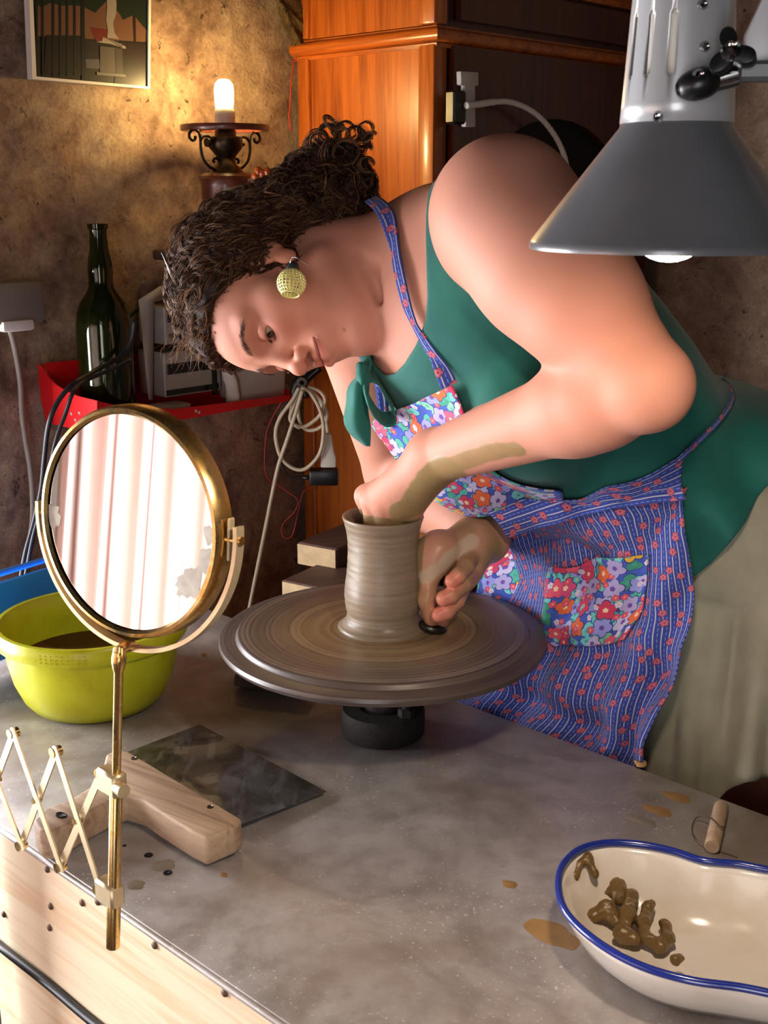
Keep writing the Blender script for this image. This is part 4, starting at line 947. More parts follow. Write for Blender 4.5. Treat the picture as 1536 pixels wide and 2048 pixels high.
# ------------------------------------------------------------------ clamped white cable coil with plug and black adapter
CY = 2.0
c3 = lambda x, y, d=0.: at(x, y, CY + d)
sc2 = empty('spring_clamp', 'black spring clamp gripping the right end of the red shelf', 'clamp', c3(600, 780))
add('jaw', tube(spline([c3(625, 725), c3(612, 745), c3(596, 762), c3(590, 785), c3(597, 800)], 5), np.concatenate([np.linspace(.006, .010, 12), np.linspace(.010, .006, 9)]), 10), M_BLKP, sc2)
add('jaw', tube(spline([c3(640, 735, .01), c3(620, 752, .01), c3(608, 770, .01), c3(612, 795, .01)], 5), .007, 10), M_BLKP, sc2)
add('spring', lathe([(.004, -.008), (.009, -.008), (.009, .008), (.004, .008)], c3(604, 762, -.008), axis_rows((0, 1, .2)), 16, True), M_CHROME, sc2, 'auto')
M_WCAB = mat('cream_cable', '#d3c3a8', .5)
ext = empty('extension_cable', 'cream cable looped over the black clamp, running down behind the wheel', 'cable', c3(600, 790))
loops = [[(598, 775), (585, 800), (560, 835), (551, 870), (562, 915), (590, 938), (615, 935), (640, 905), (647, 860), (640, 820), (620, 785), (602, 775)],
         [(600, 778), (590, 805), (580, 835), (590, 850), (612, 852), (640, 830), (650, 800), (638, 782), (615, 774)],
         [(604, 778), (596, 810), (600, 845), (615, 860), (638, 856), (654, 838), (650, 815), (632, 790), (612, 776)],
         [(597, 776), (583, 815), (585, 845), (600, 856)]]
for i, l in enumerate(loops): add('loop', tube(spline([c3(x, y, -.012 + i * .006) for x, y in l], 6), .0032, 8), M_WCAB, ext)
add('hanging_lead', tube(spline([c3(x, y, d) for x, y, d in ((605, 780, -.02), (590, 830, -.02), (574, 880, -.018), (557, 930, -.015), (545, 985, -.01), (532, 1050, -.01), (520, 1110, -.03), (506, 1180, -.05), (490, 1260, -.08))], 6), .0033, 8), M_WCAB, ext)
add('lead', tube(spline([c3(x, y) for x, y in ((640, 800), (650, 830), (656, 865))], 6), .0032, 8), M_WCAB, ext)
pl = [(645, 868), (663, 868), (668, 905), (672, 915), (672, 936), (641, 936), (641, 915), (646, 905)]
add('plug', prism_pts([c3(x, y, -.006) for x, y in pl], np.array([0, .022, 0]), .003), mat('white_plug_socket', '#d4cabd', .45), ext, 'auto', label='white plug hanging on the coil')
ad = empty('power_brick', 'small black power adapter hanging from the white plug', 'adapter', c3(648, 950))
add('body', box(c3(648, 953), (.05, .03, .027), ID, .004, 2), M_BLKP, ad, 'auto')
add('strain_relief', rod(c3(622, 955), c3(604, 955), .005, 10, .003), M_BLKP, ad)
add('lead', tube(spline([c3(x, y, .014) for x, y in ((604, 955), (580, 953), (565, 935), (557, 900), (553, 870), (562, 820), (590, 790))], 6), .0022, 8), M_CABLE, ad)
M_REDC = mat('thin_red_wire', '#a8261f', .4)
single('red_wire', tube(spline([c3(x, y, .03) for x, y in ((565, 800), (540, 845), (531, 880), (530, 940), (540, 960), (570, 980), (595, 1000), (590, 1022), (565, 1050), (568, 1075), (585, 1070), (597, 1020), (606, 985), (622, 975))], 6), .0011, 6), M_REDC, 'thin red wire dangling in a loop below the clamp', 'wire')
single('red_string', tube(spline([ona(x, y, 1.635) for x, y in ((588, 118), (582, 170), (580, 215), (578, 232), (582, 262))], 6), .0014, 6), M_REDC, 'thin red string hanging from the cabinet moulding', 'string')

# ------------------------------------------------------------------ white gooseneck clip lamp on the cabinet front
gA = 1.29
gk = empty('gooseneck_holder', 'white gooseneck arm with a T-shaped bracket on the dark cabinet front', 'gooseneck', ona(932, 200, gA))
M_GOOS = mat('white_gooseneck', '#f1ede6', .4)
add('bracket', prism_pts([ona(x, y, gA + .012) for x, y in ((912, 143), (948, 145), (948, 172), (941, 173), (942, 254), (922, 254), (921, 172), (913, 170))], E1 * .010, .0015), mat('grey_white_bracket', '#d3ccc3', .5), gk, 'auto')
gp2 = spline([ona(x, y, gA - .012) for x, y in ((932, 211), (960, 208), (988, 204), (1020, 204), (1055, 217), (1085, 240), (1110, 272), (1128, 310), (1136, 350))], 8)
add('gooseneck', tube(gp2, np.where(np.arange(len(gp2)) < 17, .0052, .0045) + .0004 * (np.arange(len(gp2)) % 2), 10), M_GOOS, gk)
add('clip_base', box(loc(gA + .004, ona(915, 215, gA) @ E2, ona(915, 215, gA)[2]), (.02, .03, .05), BENCH, .003), M_BLKP, gk, False)
add('lamp_head', lathe([(0, 0), (.014, .002), (.02, .02), (.018, .035), (.006, .045), (0, .046)], gp2[-1] - UP * .042, ID, 20), M_GOOS, gk)
# ================================================================== the potter
shL, elL, wrL = at(1004, 424, 1.12), at(1292, 768, .985), at(870, 914, 1.172)
shR, elR, wrR = at(706, 612, 1.405), at(800, 945, 1.475), at(970, 1078, 1.268)
mid = (shL + shR) / 2; pel = onn(1425, 1035, 1.215)
sD = unit(pel - mid); sL = shL - shR; sL = unit(sL - sD * (sL @ sD)); sF = np.cross(sD, sL); TR = np.array([sL, sD, sF])
woman = empty('person', 'woman in green top and floral apron bending over the wheel, shaping the pot', 'person', np.array([pel[0], pel[1], 0]))

def torso(s, g=0.0):
    s.ell(mid + sD * .17 + sF * .0, (.150 + g, .205 + g, .112 + g), TR, .03)
    s.ell(mid + sD * .075 + sF * .02, (.150 + g, .10 + g, .085 + g), TR, .04)
    for q in (-1, 1): s.ell(mid + sD * .165 + sL * .068 * q + sF * .085, (.066 + g, .068 + g, .058 + g), TR, .035)
    s.ell(mid + sD * .15 - sF * .025, (.125 + g, .15 + g, .085 + g), TR, .05)
    s.ell(mid + sD * .30 + sF * .030, (.130 + g, .14 + g, .084 + g), TR, .05)
    s.ell(pel - UP * .0 + E2 * .005, (.170 + g, .120 + g, .125 + g), np.array([E1, E2, UP]), .06)
    for q in (-1, 1): s.ell(pel + E1 * .075 * q + E2 * .045 - UP * .03, (.10 + g, .10 + g, .10 + g), ID, .04)
    return s
B_ = torso(Sdf())
# neck and shoulders
N0 = at(538, 717, 1.232)
u0, yaw, roll = np.array([-1., 0, 0]), math.radians(25), math.radians(12)
idn, tov = np.array([0, -math.sin(PITCH), -math.cos(PITCH)]), np.array([0, -math.cos(PITCH), math.sin(PITCH)])
f_ = unit(math.cos(yaw) * idn + math.sin(yaw) * tov); s0 = np.cross(u0, f_)
hs_ = unit(s0 * math.cos(roll) + u0 * math.sin(roll)); hu = unit(np.cross(f_, hs_))
HR = np.array([hu, f_, hs_]); HS = .97
def hp(u, f, s): return N0 + HS * (np.array([u, f, s]) / 1000) @ HR
def hq(P): return ((P - N0) / HS * 1000) @ HR.T
mm = HS / 1000
sk = hp(-38, -105, 0)
nb = mid + sD * .01 - sF * .012
B_.cone(nb, sk, .058, .049, .035)
B_.cone(mid + sD * .045 + sF * .012, hp(-50, -104, 0), .054, .036, .035)
for sh, k_ in ((shL, .045), (shR, .04)):
    B_.cone(nb - sF * .02, sh - sL * 0 - sF * .01, .048, .050, k_)
    B_.ball(sh, .060 if sh is shL else .056, .03)
# near (left) arm
aL = elL - shL; pu = unit(np.cross(aL, (0, 1, 0))); pu *= -np.sign(pu[2]) * -1
B_.cone(shL + aL * .05, shL + aL * .55, .0605, .056, .03)
B_.cone(shL + aL * .4, elL, .057, .037, .02)
B_.ball(shL + aL * .30, .0615, .03)
fL = wrL - elL
B_.cone(elL, elL + fL * .28, .036, .0405, .010)
B_.cone(elL + fL * .2, wrL, .0405, .0262, .02)
B_.ball(elL + fL * .0 + unit(aL) * .004, .034, .012)
def chain(s, pts, rs, k): 
    for i in range(len(pts) - 1): s.cone(pts[i], pts[i + 1], rs[i], rs[i + 1], k)
# left hand, fingers inside the pot
mL = [at(742, 1000, 1.212), at(768, 1009, 1.203), at(796, 1018, 1.203), at(824, 1022, 1.208)]
for m_, r in zip(mL, (.0125, .013, .0125, .0115)): B_.cone(wrL, m_, .0215, r, .014)
for m_, r in zip(mL, (.0105, .0112, .0105, .0098)): B_.ball(m_ - np.array([0, .003, -.001]), r, .004)
cx = np.array([WX, WY, 0])
for i, (m_, r) in enumerate(zip(mL, (.0088, .009, .0086, .0078))):
    q = m_ - cx; p1 = np.array([WX - .010 + i * .010, WY - .016 + .004 * abs(i - 1), .941]); p2 = np.array([WX - .016 + i * .011, WY - .018, .918 + .004 * i]); p3 = np.array([WX - .018 + i * .0115, WY - .016, .902 + .006 * i])
    chain(B_, [m_, p1, p2, p3], [r * 1.1, r, r * .95, r * .8], .004)
tb = wrL + (mL[0] - wrL) * .35 + np.array([-.004, .016, -.006])
chain(B_, [tb, np.array([WX - .018, WY + .012, .985]), np.array([WX - .012, WY + .018, .955]), np.array([WX - .008, WY + .02, .93])], [.014, .011, .0098, .0085], .008)
# far (right) arm
B_.cone(shR, elR, .054, .043, .03); B_.cone(elR, elR + (wrR - elR) * .35, .042, .042, .015); B_.cone(elR + (wrR - elR) * .3, wrR, .042, .0285, .02)
# right hand: palm to the camera, fingers curled down along the pot wall
mR = [at(912, 1170, 1.232), at(930, 1155, 1.232), at(943, 1132, 1.233), at(946, 1106, 1.236)]
for m_, r in zip(mR, (.0135, .0135, .013, .012)): B_.cone(wrR + (at(930, 1090, 1.25) - wrR) * .6, m_, .0205, r, .012)
B_.cone(at(945, 1085, 1.25), at(872, 1100, 1.228), .021, .0185, .015)
fing = [([mR[0], at(903, 1213, 1.216), at(886, 1240, 1.207)], (.0105, .0088, .0078)),
        ([mR[1], at(912, 1201, 1.203), at(893, 1222, 1.190), at(878, 1229, 1.187)], (.0112, .0095, .0088, .0082)),
        ([mR[2], at(926, 1168, 1.203), at(903, 1190, 1.187), at(887, 1197, 1.184)], (.011, .0094, .0086, .0082)),
        ([mR[3], at(932, 1132, 1.206), at(917, 1151, 1.192), at(904, 1162, 1.188)], (.0105, .0088, .0082, .0078))]
for p_, r_ in fing: chain(B_, p_, r_, .0025)
thp = [at(880, 1095, 1.226), at(858, 1145, 1.217), at(853, 1197, 1.204), at(863, 1238, 1.203)]
chain(B_, thp, (.019, .0118, .0096, .0082), .006); B_.ball(at(868, 1112, 1.222), .0205, .012)

# ------------------------------------------------------------------ head (millimetres: up, forward, left)
HD = Sdf()
H = lambda c, r, k, kind='add': HD.ell(hp(*c), np.array(r) * mm, HR, k * mm, kind)
HC = lambda a, b, ra, rb, k, kind='add': HD.cone(hp(*a), hp(*b), ra * mm, rb * mm, k * mm, kind)
H((20, -95, 0), (70, 92, 70), 20)
H((12, -46, 0), (40, 42, 56), 24)
H((-38, -52, 0), (60, 50, 55), 26)
H((-78, -49, 0), (42, 46, 47), 22)
for q in (-1, 1):
    HC((-68, -82, 44 * q), (-106, -26, 15 * q), 17, 14, 20)
    H((-40, -36, 33 * q), (27, 24, 24), 20)
    HC((-18, -42, 50 * q), (-22, -22, 38 * q), 13, 12, 16)
    HC((12, -8, 13 * q), (13, -20, 44 * q), 7, 8, 12)
H((-99, -13, 0), (21, 17, 22), 14)
H((-62, -13, 0), (20, 20, 27), 14)
for q in (-1, 1): H((-4, 1, 32 * q), (11, 13, 16), 12, 'sub')
HC((4, -4, 0), (-30, 12.5, 0), 6.5, 7.4, 9); H((-34, 15.5, 0), (8.0, 8.4, 9.0), 7)
for q in (-1, 1):
    H((-38, 5.5, 10.5 * q), (7.2, 8.8, 6.4), 5); H((-44.5, 8.0, 6.4 * q), (3.4, 5.2, 2.9), 2.0, 'sub')
# eyelids over the eyeballs
EC = [hp(-5.5, -18.5 - (2.5 if q < 0 else 0), 31 * q) for q in (-1, 1)]
for q in (-1, 1):
    HD.ball(hp(-5.5, -18.5, 31 * q), 13.6 * mm, 4 * mm)
    H((-11.6, -6, 31.5 * q), (3.9, 12.5, 12.4), 1.2, 'sub')
    HC((1.6, -7.4, 20 * q), (2.6, -7.6, 33 * q), 1.0, 1.0, 1.2, 'sub'); HC((2.6, -7.6, 33 * q), (-1, -12, 43 * q), 1.0, .7, 1.2, 'sub')
# lips
MU = -58.5
HC((MU + 4.6, 7.0, -7), (MU + 4.6, 7.0, 7), 4.0, 4.0, 5)
for q in (-1, 1): HC((MU + 4.4, 7.0, 6 * q), (MU + 1.4, -3.5, 23 * q), 3.8, 2.4, 5)
HC((MU - 5.4, 7, -8), (MU - 5.4, 7, 8), 5.2, 5.2, 5)
for q in (-1, 1): HC((MU - 5.4, 7, 7 * q), (MU - .4, -3, 22 * q), 4.8, 2.4, 5)
for q in (-1, 1): HC((MU, 12.5, 0), (MU + .6, 9.5, 11 * q), .9, .9, 1.6, 'sub'); HC((MU + .6, 9.5, 11 * q), (MU + 1.6, -2.0, 25.5 * q), .9, 1.2, 1.6, 'sub')
# ears
for q in (-1, 1):
    H((-8, -84, 69 * q), (26, 15, 6), 5); H((-36, -76, 69.5 * q), (11, 8.5, 5.5), 5); H((-6, -81, 76 * q), (15, 8, 5), 5, 'sub')

FINE_H = (hp(5, -20, 10), .150)
def head_ev(P):
    c = P.mean(0); R = np.linalg.norm(P - c, axis=1).max()
    ops = HD.ops if R > .05 else [o for o in HD.ops if np.linalg.norm(o[3] - c) - o[4] < R + o[2] + .012]
    return HD.ev(P, ops) if ops else np.full(len(P), 1e3)
B_._a('add', head_ev, .012, hp(-20, -60, 0), .165)
for q in (-1, 1):                                      # the crease between jaw and neck
    jl = [hp(-126, -14, 4 * q), hp(-129, -36, 30 * q), hp(-120, -62, 52 * q), hp(-104, -84, 62 * q)]
    for (a_, b_, r0_, r1_) in zip(jl[1:-1], jl[2:], (4.5, 6.5), (6.5, 3)): B_.cone(a_, b_, r0_ * mm, r1_ * mm, .009, 'sub')
FC = ((FINE_H[0], .135), (at(905, 1165, 1.21), .085), (at(790, 1000, 1.2), .08))
isfine = lambda P, m=0.: np.any([np.linalg.norm(P - c, axis=1) < r - m for c, r in FC], axis=0)
lo_b, hi_b = np.array([-.30, .88, .78]), np.array([.66, 1.60, 1.42])
f1 = B_.surface(lo_b, hi_b, .0011, keep=lambda P: isfine(P))
f2 = B_.surface(lo_b, hi_b, .0021, keep=lambda P: ~isfine(P, .045))
# legs and feet, mostly hidden by the bench and the skirt
LG = Sdf()
for q in (-1, 1):
    hipj, kn, an = pel + E1 * .085 * q - UP * .04, np.array([*(pel + E1 * .09 * q - E2 * .01)[:2], .47]), np.array([*(pel + E1 * .095 * q + E2 * .02)[:2], .075])
    LG.cone(hipj, kn, .080, .056, .03); LG.cone(kn, kn + (an - kn) * .35, .056, .056, .02); LG.cone(kn + (an - kn) * .3, an, .056, .036, .02)
    LG.cone(an - UP * .03, an - E2 * .12 - UP * .048, .036, .027, .02); LG.cone(an - UP * .035, an + E2 * .03 - UP * .045, .034, .03, .02)
LG.ell(pel, (.16, .12, .12), np.array([E1, E2, UP]), .05)
f3 = LG.surface(np.array([.0, .95, .0]), np.array([.75, 1.6, 1.1]), .007)
V = np.concatenate([f1[0], f2[0], f3[0]]); F = np.concatenate([f1[1], f2[1] + len(f1[0]), f3[1] + len(f1[0]) + len(f2[0])])

# skin tint: an even base with the flush of cheeks, nose, lips, knuckles, and dried and wet clay where she is smeared
base = np.array(lin('#c48974')); red = np.array(lin('#c2705a')); lipc = np.array(lin('#b8655c')); clayw = np.array(lin('#8c7650')); clayd = np.array(lin('#b3a08a'))
tint = np.repeat(base[None], len(V), 0)
q = hq(V); inh = (np.linalg.norm(V - N0, axis=1) < .2)
def blend(wt, c): 
    global tint
    wt = np.clip(wt, 0, 1)[:, None]; tint = tint * (1 - wt) + c * wt
g = lambda c, r: np.exp(-(((q - np.array(c)) / np.array(r)) ** 2).sum(1))
for s_ in (-1, 1): blend(.45 * g((-32, -14, 40 * s_), (24, 30, 20)), red); blend(.5 * g((-40, -80, 72 * s_), (16, 14, 12)), red); blend(.25 * g((-4, -4, 32 * s_), (10, 16, 16)), red * .8)
blend(.5 * g((-35, 17, 0), (12, 12, 16)), red)
lu = q[:, 0]; ls = np.abs(q[:, 2]); lw = np.exp(-((lu + 59.3) / (7.6 - ls * .19).clip(1.5)) ** 4) * (ls < 25) * (q[:, 1] > -6); blend(.85 * lw, lipc)
blend(.9 * np.exp(-((lu + 58.4) / 1.6) ** 2) * (ls < 26) * (q[:, 1] > -6) * (q[:, 1] < 11.5), lipc * .35)  # dark line paints the shade between the lips
for s_ in (-1, 1): blend(.95 * g((-44.5, 8, 6.4 * s_), (3.0, 4.4, 2.8)), red * .25)  # shade inside the nostrils put into the tint
blend(.9 * g((-88, -12, 25), (1.6, 9, 1.6)), red * .3)                                   # the small mole on her cheek
for p_, r_ in fing: 
    blend(.75 * np.exp(-(np.linalg.norm(V - p_[-1], axis=1) / .013) ** 2), np.array(lin('#d9705c')))
for m_ in mL: blend(.35 * np.exp(-(np.linalg.norm(V - m_, axis=1) / .014) ** 2), red)
blend(.35 * np.exp(-(np.linalg.norm(V - at(1190, 700, 1.0), axis=1) / .05) ** 2), red)
def pdist(P, pts):
    d = np.full(len(P), 9.)
    for a, b in zip(pts[:-1], pts[1:]):
        ba = b - a; h = np.clip((P - a) @ ba / (ba @ ba), 0, 1); d = np.minimum(d, np.linalg.norm(P - a - h[:, None] * ba, axis=1))
    return d
clay = np.zeros(len(V)); near = V[:, 0] < .2
nz1 = fbm(V, 60, 3, 4); nz2 = fbm(V, 25, 3, 9)
def onarm(x, y, Y): return at(x, y, Y)
dv_ = V - O; dep_ = dv_[:, 1] * _c - dv_[:, 2] * _s; VP = np.stack([768 + FPX * dv_[:, 0] / dep_, 1024 - FPX * (dv_[:, 1] * _s + dv_[:, 2] * _c) / dep_], 1)
def onskin(x, y):
    m = np.where((np.abs(VP[:, 0] - x) < 6) & (np.abs(VP[:, 1] - y) < 6))[0]
    return V[m[np.argmin(dep_[m])]] if len(m) else at(x, y, 1.1)
smear = [onskin(*p) for p in ((1028, 902), (985, 910), (935, 922), (895, 938))]
smear2 = [onskin(*p) for p in ((893, 945), (868, 962), (850, 990), (838, 1018))] + [at(806, 1034, 1.18)]
d1 = pdist(V, smear); d2 = pdist(V, smear2)
handL = (V[:, 2] > .93) & (V[:, 1] > 1.0)
clay = np.maximum(clay, np.clip((.0105 + nz1 * .003 - d1) / .002, 0, 1) * .9)
clay = np.maximum(clay, np.clip((.0185 + nz1 * .004 - d2) / .002, 0, 1))
inpot = (np.hypot(V[:, 0] - WX, V[:, 1] - WY) < .045) & (V[:, 2] < .972); clay = np.maximum(clay, inpot * 1.)
blend(clay, clayw)
dR = np.linalg.norm(V - at(905, 1140, 1.21), axis=1); rh = np.clip((.075 - dR) / .01, 0, 1) * (V[:, 2] < 1.0)
tipw = np.zeros(len(V))
for p_, r_ in fing[1:]: tipw = np.maximum(tipw, np.exp(-(np.linalg.norm(V - p_[-1] - np.array([0, -.004, 0]), axis=1) / .0105) ** 2))
thenar = np.exp(-(np.linalg.norm(V - at(855, 1095, 1.21), axis=1) / .018) ** 2)
w1 = rh * np.clip(.62 + nz2 * .9, 0, 1) * (1 - np.clip(tipw * 1.6, 0, 1)) * (1 - .8 * thenar); blend(w1, clayw)
strip = pdist(V, [at(945, 1078, 1.225), at(905, 1115, 1.205), at(850, 1155, 1.205)]); w2 = np.clip((.0095 + nz1 * .003 - strip) / .003, 0, 1) * (V[:, 2] < 1.); blend(w2 * .9, clayd)
wet = np.maximum(clay * (nz1 > -.2), rh * (1 - w2) * .8)

t = Nt('skin'); at_ = t.n('ShaderNodeAttribute', attribute_name='tint').outputs['Color']; wv = t.n('ShaderNodeAttribute', attribute_name='wet').outputs['Fac']
P = t.geo(); nz = t.noise(P, 70, 4, .6); fine = t.noise(P, 900, 2, .6)
col = t.mix(t.math('MULTIPLY', t.ramp(nz, [(.4, 0.), (.65, 1.)]), .14), at_, lin('#c98a72'))
fr_ = t.noise(P, 240, 3, .7); col = t.mix(t.math('MULTIPLY', t.ramp(fr_, [(.66, 0.), (.74, 1.)]), .22), col, lin('#8a5238'))
t.p(color=col, rough=t.math('SUBTRACT', .58, t.math('MULTIPLY', wv, .3)), spec=.25, sss=.12, sssr=(1., .35, .2), ssss=.006)
t.bump(t.math('ADD', t.math('MULTIPLY', fine, .3), t.math('MULTIPLY', nz, t.math('MULTIPLY', wv, 1.6))), .12, .0012); M_SKIN = t.m
add('body', (V, F), M_SKIN, woman, True, colors=tint, floats={'wet': wet})
# eyeballs
gaze_t = np.array([WX, WY, .93])
for q_, c in zip((-1, 1), EC):
    gd = unit(f_ * .86 - hu * .42 - hs_ * q_ * .03 + unit(gaze_t - c) * .08); Rg = axis_rows(gd)
    ev = ball(c, 12.4 * mm, 40, Rg); Vv = ev[0]; an = np.degrees(np.arccos(np.clip(((Vv - c) / np.linalg.norm(Vv - c, axis=1)[:, None]) @ gd, -1, 1)))
    cc = np.repeat(np.array(lin('#bba99f'))[None], len(Vv), 0); cc[an < 33] = lin('#2a150c'); cc[an < 12] = lin('#050303')
    te = bpy.data.materials.get('eye') 
    if te is None: tt = Nt('eye'); tt.p(color=tt.n('ShaderNodeAttribute', attribute_name='tint').outputs['Color'], rough=.08, coat=.5); te = tt.m
    add('eye', ev, te, woman, True, colors=cc)

rb_c = at(866, 1243, 1.205) 
rb_c = np.array([rb_c[0], rb_c[1], WZ + .0065])
single('throwing_rib', ball(rb_c, (.016, .011, .006), 24, axis_rows((.3, -.2, 1))), mat('black_rubber_rib', '#17120f', .3), 'small black rubber rib pressed against the foot of the pot by her fingers', 'pottery tool')
# ------------------------------------------------------------------ clothes
VD = unit(ray(1100, 760)); VX = np.array([1., 0, 0]); VX = unit(VX - VD * (VX @ VD)); VY = np.cross(VX, VD)
flat2 = lambda P: np.stack([P @ VX, P @ VY], -1)
def poly_sdf(pts3):
    A = flat2(np.array(pts3)); Bq = np.roll(A, -1, 0)
    def fn(P):
        p = flat2(P); d = np.full(len(p), 9.); ins = np.zeros(len(p), bool)
        for a, b in zip(A, Bq):
            e = b - a; w_ = p - a; h = np.clip(w_ @ e / (e @ e + 1e-12), 0, 1); d = np.minimum(d, np.linalg.norm(w_ - h[:, None] * e, axis=1))
            c = (a[1] > p[:, 1]) != (b[1] > p[:, 1]); ins ^= c & (p[:, 0] < (b[0] - a[0]) * (p[:, 1] - a[1]) / (b[1] - a[1] + 1e-12) + a[0])
        return np.where(ins, -d, d)
    return fn
T_ = torso(Sdf(.03), 0.0)
for sh in (shL, shR): T_.cone(nb - sF * .02, sh - sF * .01, .048, .050, .045)
T_.cone(mid + sD * .045 + sF * .012, hp(-50, -104, 0), .054, .036, .035)
BODY_ONLY = Sdf(); BODY_ONLY.ops = list(T_.ops)
T_.ell(pel - UP * .05 + E2 * .012, (.183, .136, .16), np.array([E1, E2, UP]), .05)
def folds(P):
    d = P - pel; a_ = d @ E1; n_ = d @ E2; z_ = d[:, 2]
    hip = np.clip((((P - mid) @ sD) - .24) / .14, 0, 1)
    wv = np.sin((a_ * 38 + n_ * 22 + z_ * 52) + 2.2 * fbm(P, 7, 2, 3)) 
    ch = np.sin(((P - mid) @ sD) * 40 + ((P - mid) @ sL) * 34 + 2.5 * fbm(P, 6, 2, 8)) * (1 - hip)
    return -.0065 - .015 * hip - .0055 * hip * wv - .0016 * ch - .0022 * fbm(P, 18, 3, 21)
T_.custom('disp', folds)
neckline = [at(*p) for p in ((560, 200, 1.3), (890, 200, 1.17), (905, 285, 1.17), (880, 318, 1.17), (858, 352, 1.17), (853, 378, 1.17), (855, 430, 1.175), (858, 520, 1.18), (861, 600, 1.185), (857, 648, 1.19), (838, 692, 1.2), (812, 727, 1.205), (790, 747, 1.215), (766, 750, 1.23), (748, 732, 1.25), (738, 700, 1.27), (700, 640, 1.3), (560, 620, 1.3))]
T_FULL = Sdf(); T_FULL.ops = list(T_.ops)
nk = poly_sdf(neckline)
armh = [at(*p) for p in ((990, 250, 1.1), (905, 300, 1.13), (884, 335, 1.13), (874, 372, 1.12), (874, 420, 1.11), (884, 460, 1.11), (905, 505, 1.11), (935, 540, 1.11), (962, 560, 1.1), (1010, 600, 1.1), (1100, 590, 1.1), (1120, 420, 1.1), (1090, 300, 1.1))]
ak = poly_sdf(armh)
hem = poly_sdf([at(*p) for p in ((300, 1290, 1.25), (1250, 1262, 1.16), (1330, 1210, 1.15), (1382, 1172, 1.15), (1425, 1130, 1.16), (1462, 1072, 1.17), (1482, 1030, 1.2), (1500, 985, 1.22), (1530, 935, 1.25), (1600, 900, 1.3), (1800, 880, 1.3), (1800, 200, 1.3), (300, 200, 1.3))])
T_.custom('cut', lambda P: -nk(P), .003)
T_.custom('cut', lambda P: -np.maximum(ak(P), .035 - (P - mid) @ sL), .003)
T_.custom('cut', hem, .003)
tv = T_.surface(np.array([-.12, .95, .80]), np.array([.66, 1.62, 1.40]), .0027)
t = Nt('teal_green_crepe'); P = t.geo(); nz = t.noise(P, 12, 3, .5); wv = t.noise(P, 1400, 2, .6)
t.p(color=t.ramp(nz, [(.35, '#12544e'), (.65, '#176459')]), rough=.75, sheen=.15, spec=.25); t.bump(wv, .25, .0005); M_TEAL = t.m
add('tank_top', tv, M_TEAL, woman, True)

# bow at the right-hand strap: knot, two loops and a hanging tail
def leafnet(rows, nu=26, nv=12, amp=.0015, seed=1, th=.0022):
    G = net(np.array([[at(*p) for p in r] for r in rows]), nu, nv); N = gnormals(G); G = G + N * (fbm(G, 35, 3, seed) * amp)[..., None]
    return sheet(G, th)
BY = 1.245
bow = add('bow', lumpy(ball(at(726, 750, BY - .010), (.0075, .0085, .0135), 24), .005, 80, 2), M_TEAL, woman, True)
tail = [[(722, 750, BY), (728, 752, BY - .01), (736, 756, BY - .004)], [(700, 775, BY), (715, 778, BY - .016), (735, 790, BY - .004)], [(695, 812, BY), (712, 815, BY - .014), (734, 822, BY - .004)],
        [(691, 842, BY), (714, 850, BY - .012), (739, 850, BY - .004)], [(705, 868, BY), (722, 872, BY - .008), (740, 872, BY - .004)], [(730, 888, BY), (735, 890, BY - .003), (739, 892, BY - .002)]]
m_, u_ = leafnet(tail, seed=3); add('bow_tail', m_, M_TEAL, bow)
def bowloop(pts, w, seed):
    c = spline([at(*p) for p in pts], 8); wd = unit(np.array([.10, -.85, -.35])); G = np.stack([c - wd * w * .5, c - wd * w * .2 + np.array([-.002, 0, 0]), c + wd * w * .2 + np.array([-.002, 0, 0]), c + wd * w * .5])
    G = net(G, 12, len(c)); G = G + gnormals(G) * (fbm(G, 40, 3, seed) * .0022)[..., None]; return sheet(G, .0022)[0]
add('bow_loop', bowloop([(730, 750, BY), (745, 752, BY), (762, 772, BY), (784, 812, BY), (786, 832, BY), (768, 836, BY - .006), (746, 812, BY - .012), (733, 778, BY - .012), (730, 756, BY - .006)], .030, 4), M_TEAL, bow)
add('bow_loop', bowloop([(732, 748, BY), (738, 735, BY), (742, 712, BY), (738, 700, BY), (728, 712, BY), (724, 735, BY)], .022, 6), M_TEAL, bow)

# printed cottons
def flower(t, uv, scale, rnd, r0, pet, depth=.28, off=0.):
    v = t.n('ShaderNodeVectorMath', [uv, (off, off * 1.7, 0)], operation='ADD').outputs[0]
    vo = t.n('ShaderNodeTexVoronoi', {'Vector': v, 'Scale': scale, 'Randomness': rnd}, voronoi_dimensions='2D')
    d = t.vmath('SCALE', t.vmath('SUBTRACT', v, vo.outputs['Position']), scale=scale); sp = t.n('ShaderNodeSeparateXYZ', [d])
    rot = t.math('MULTIPLY', t.n('ShaderNodeSeparateColor', [vo.outputs['Color']]).outputs[0], 6.28)
    an = t.math('ADD', t.math('ARCTAN2', sp.outputs[1], sp.outputs[0]), rot); r = t.vmath('LENGTH', d)
    edge = t.math('MULTIPLY', t.math('ADD', t.math('MULTIPLY', t.math('ABSOLUTE', t.math('COSINE', t.math('MULTIPLY', an, pet / 2))), depth), 1 - depth), r0)
    return t.math('DIVIDE', r, edge), vo.outputs['Color']      # < 1 inside the flower
def step(t, x, e): return t.math('LESS_THAN', x, e)
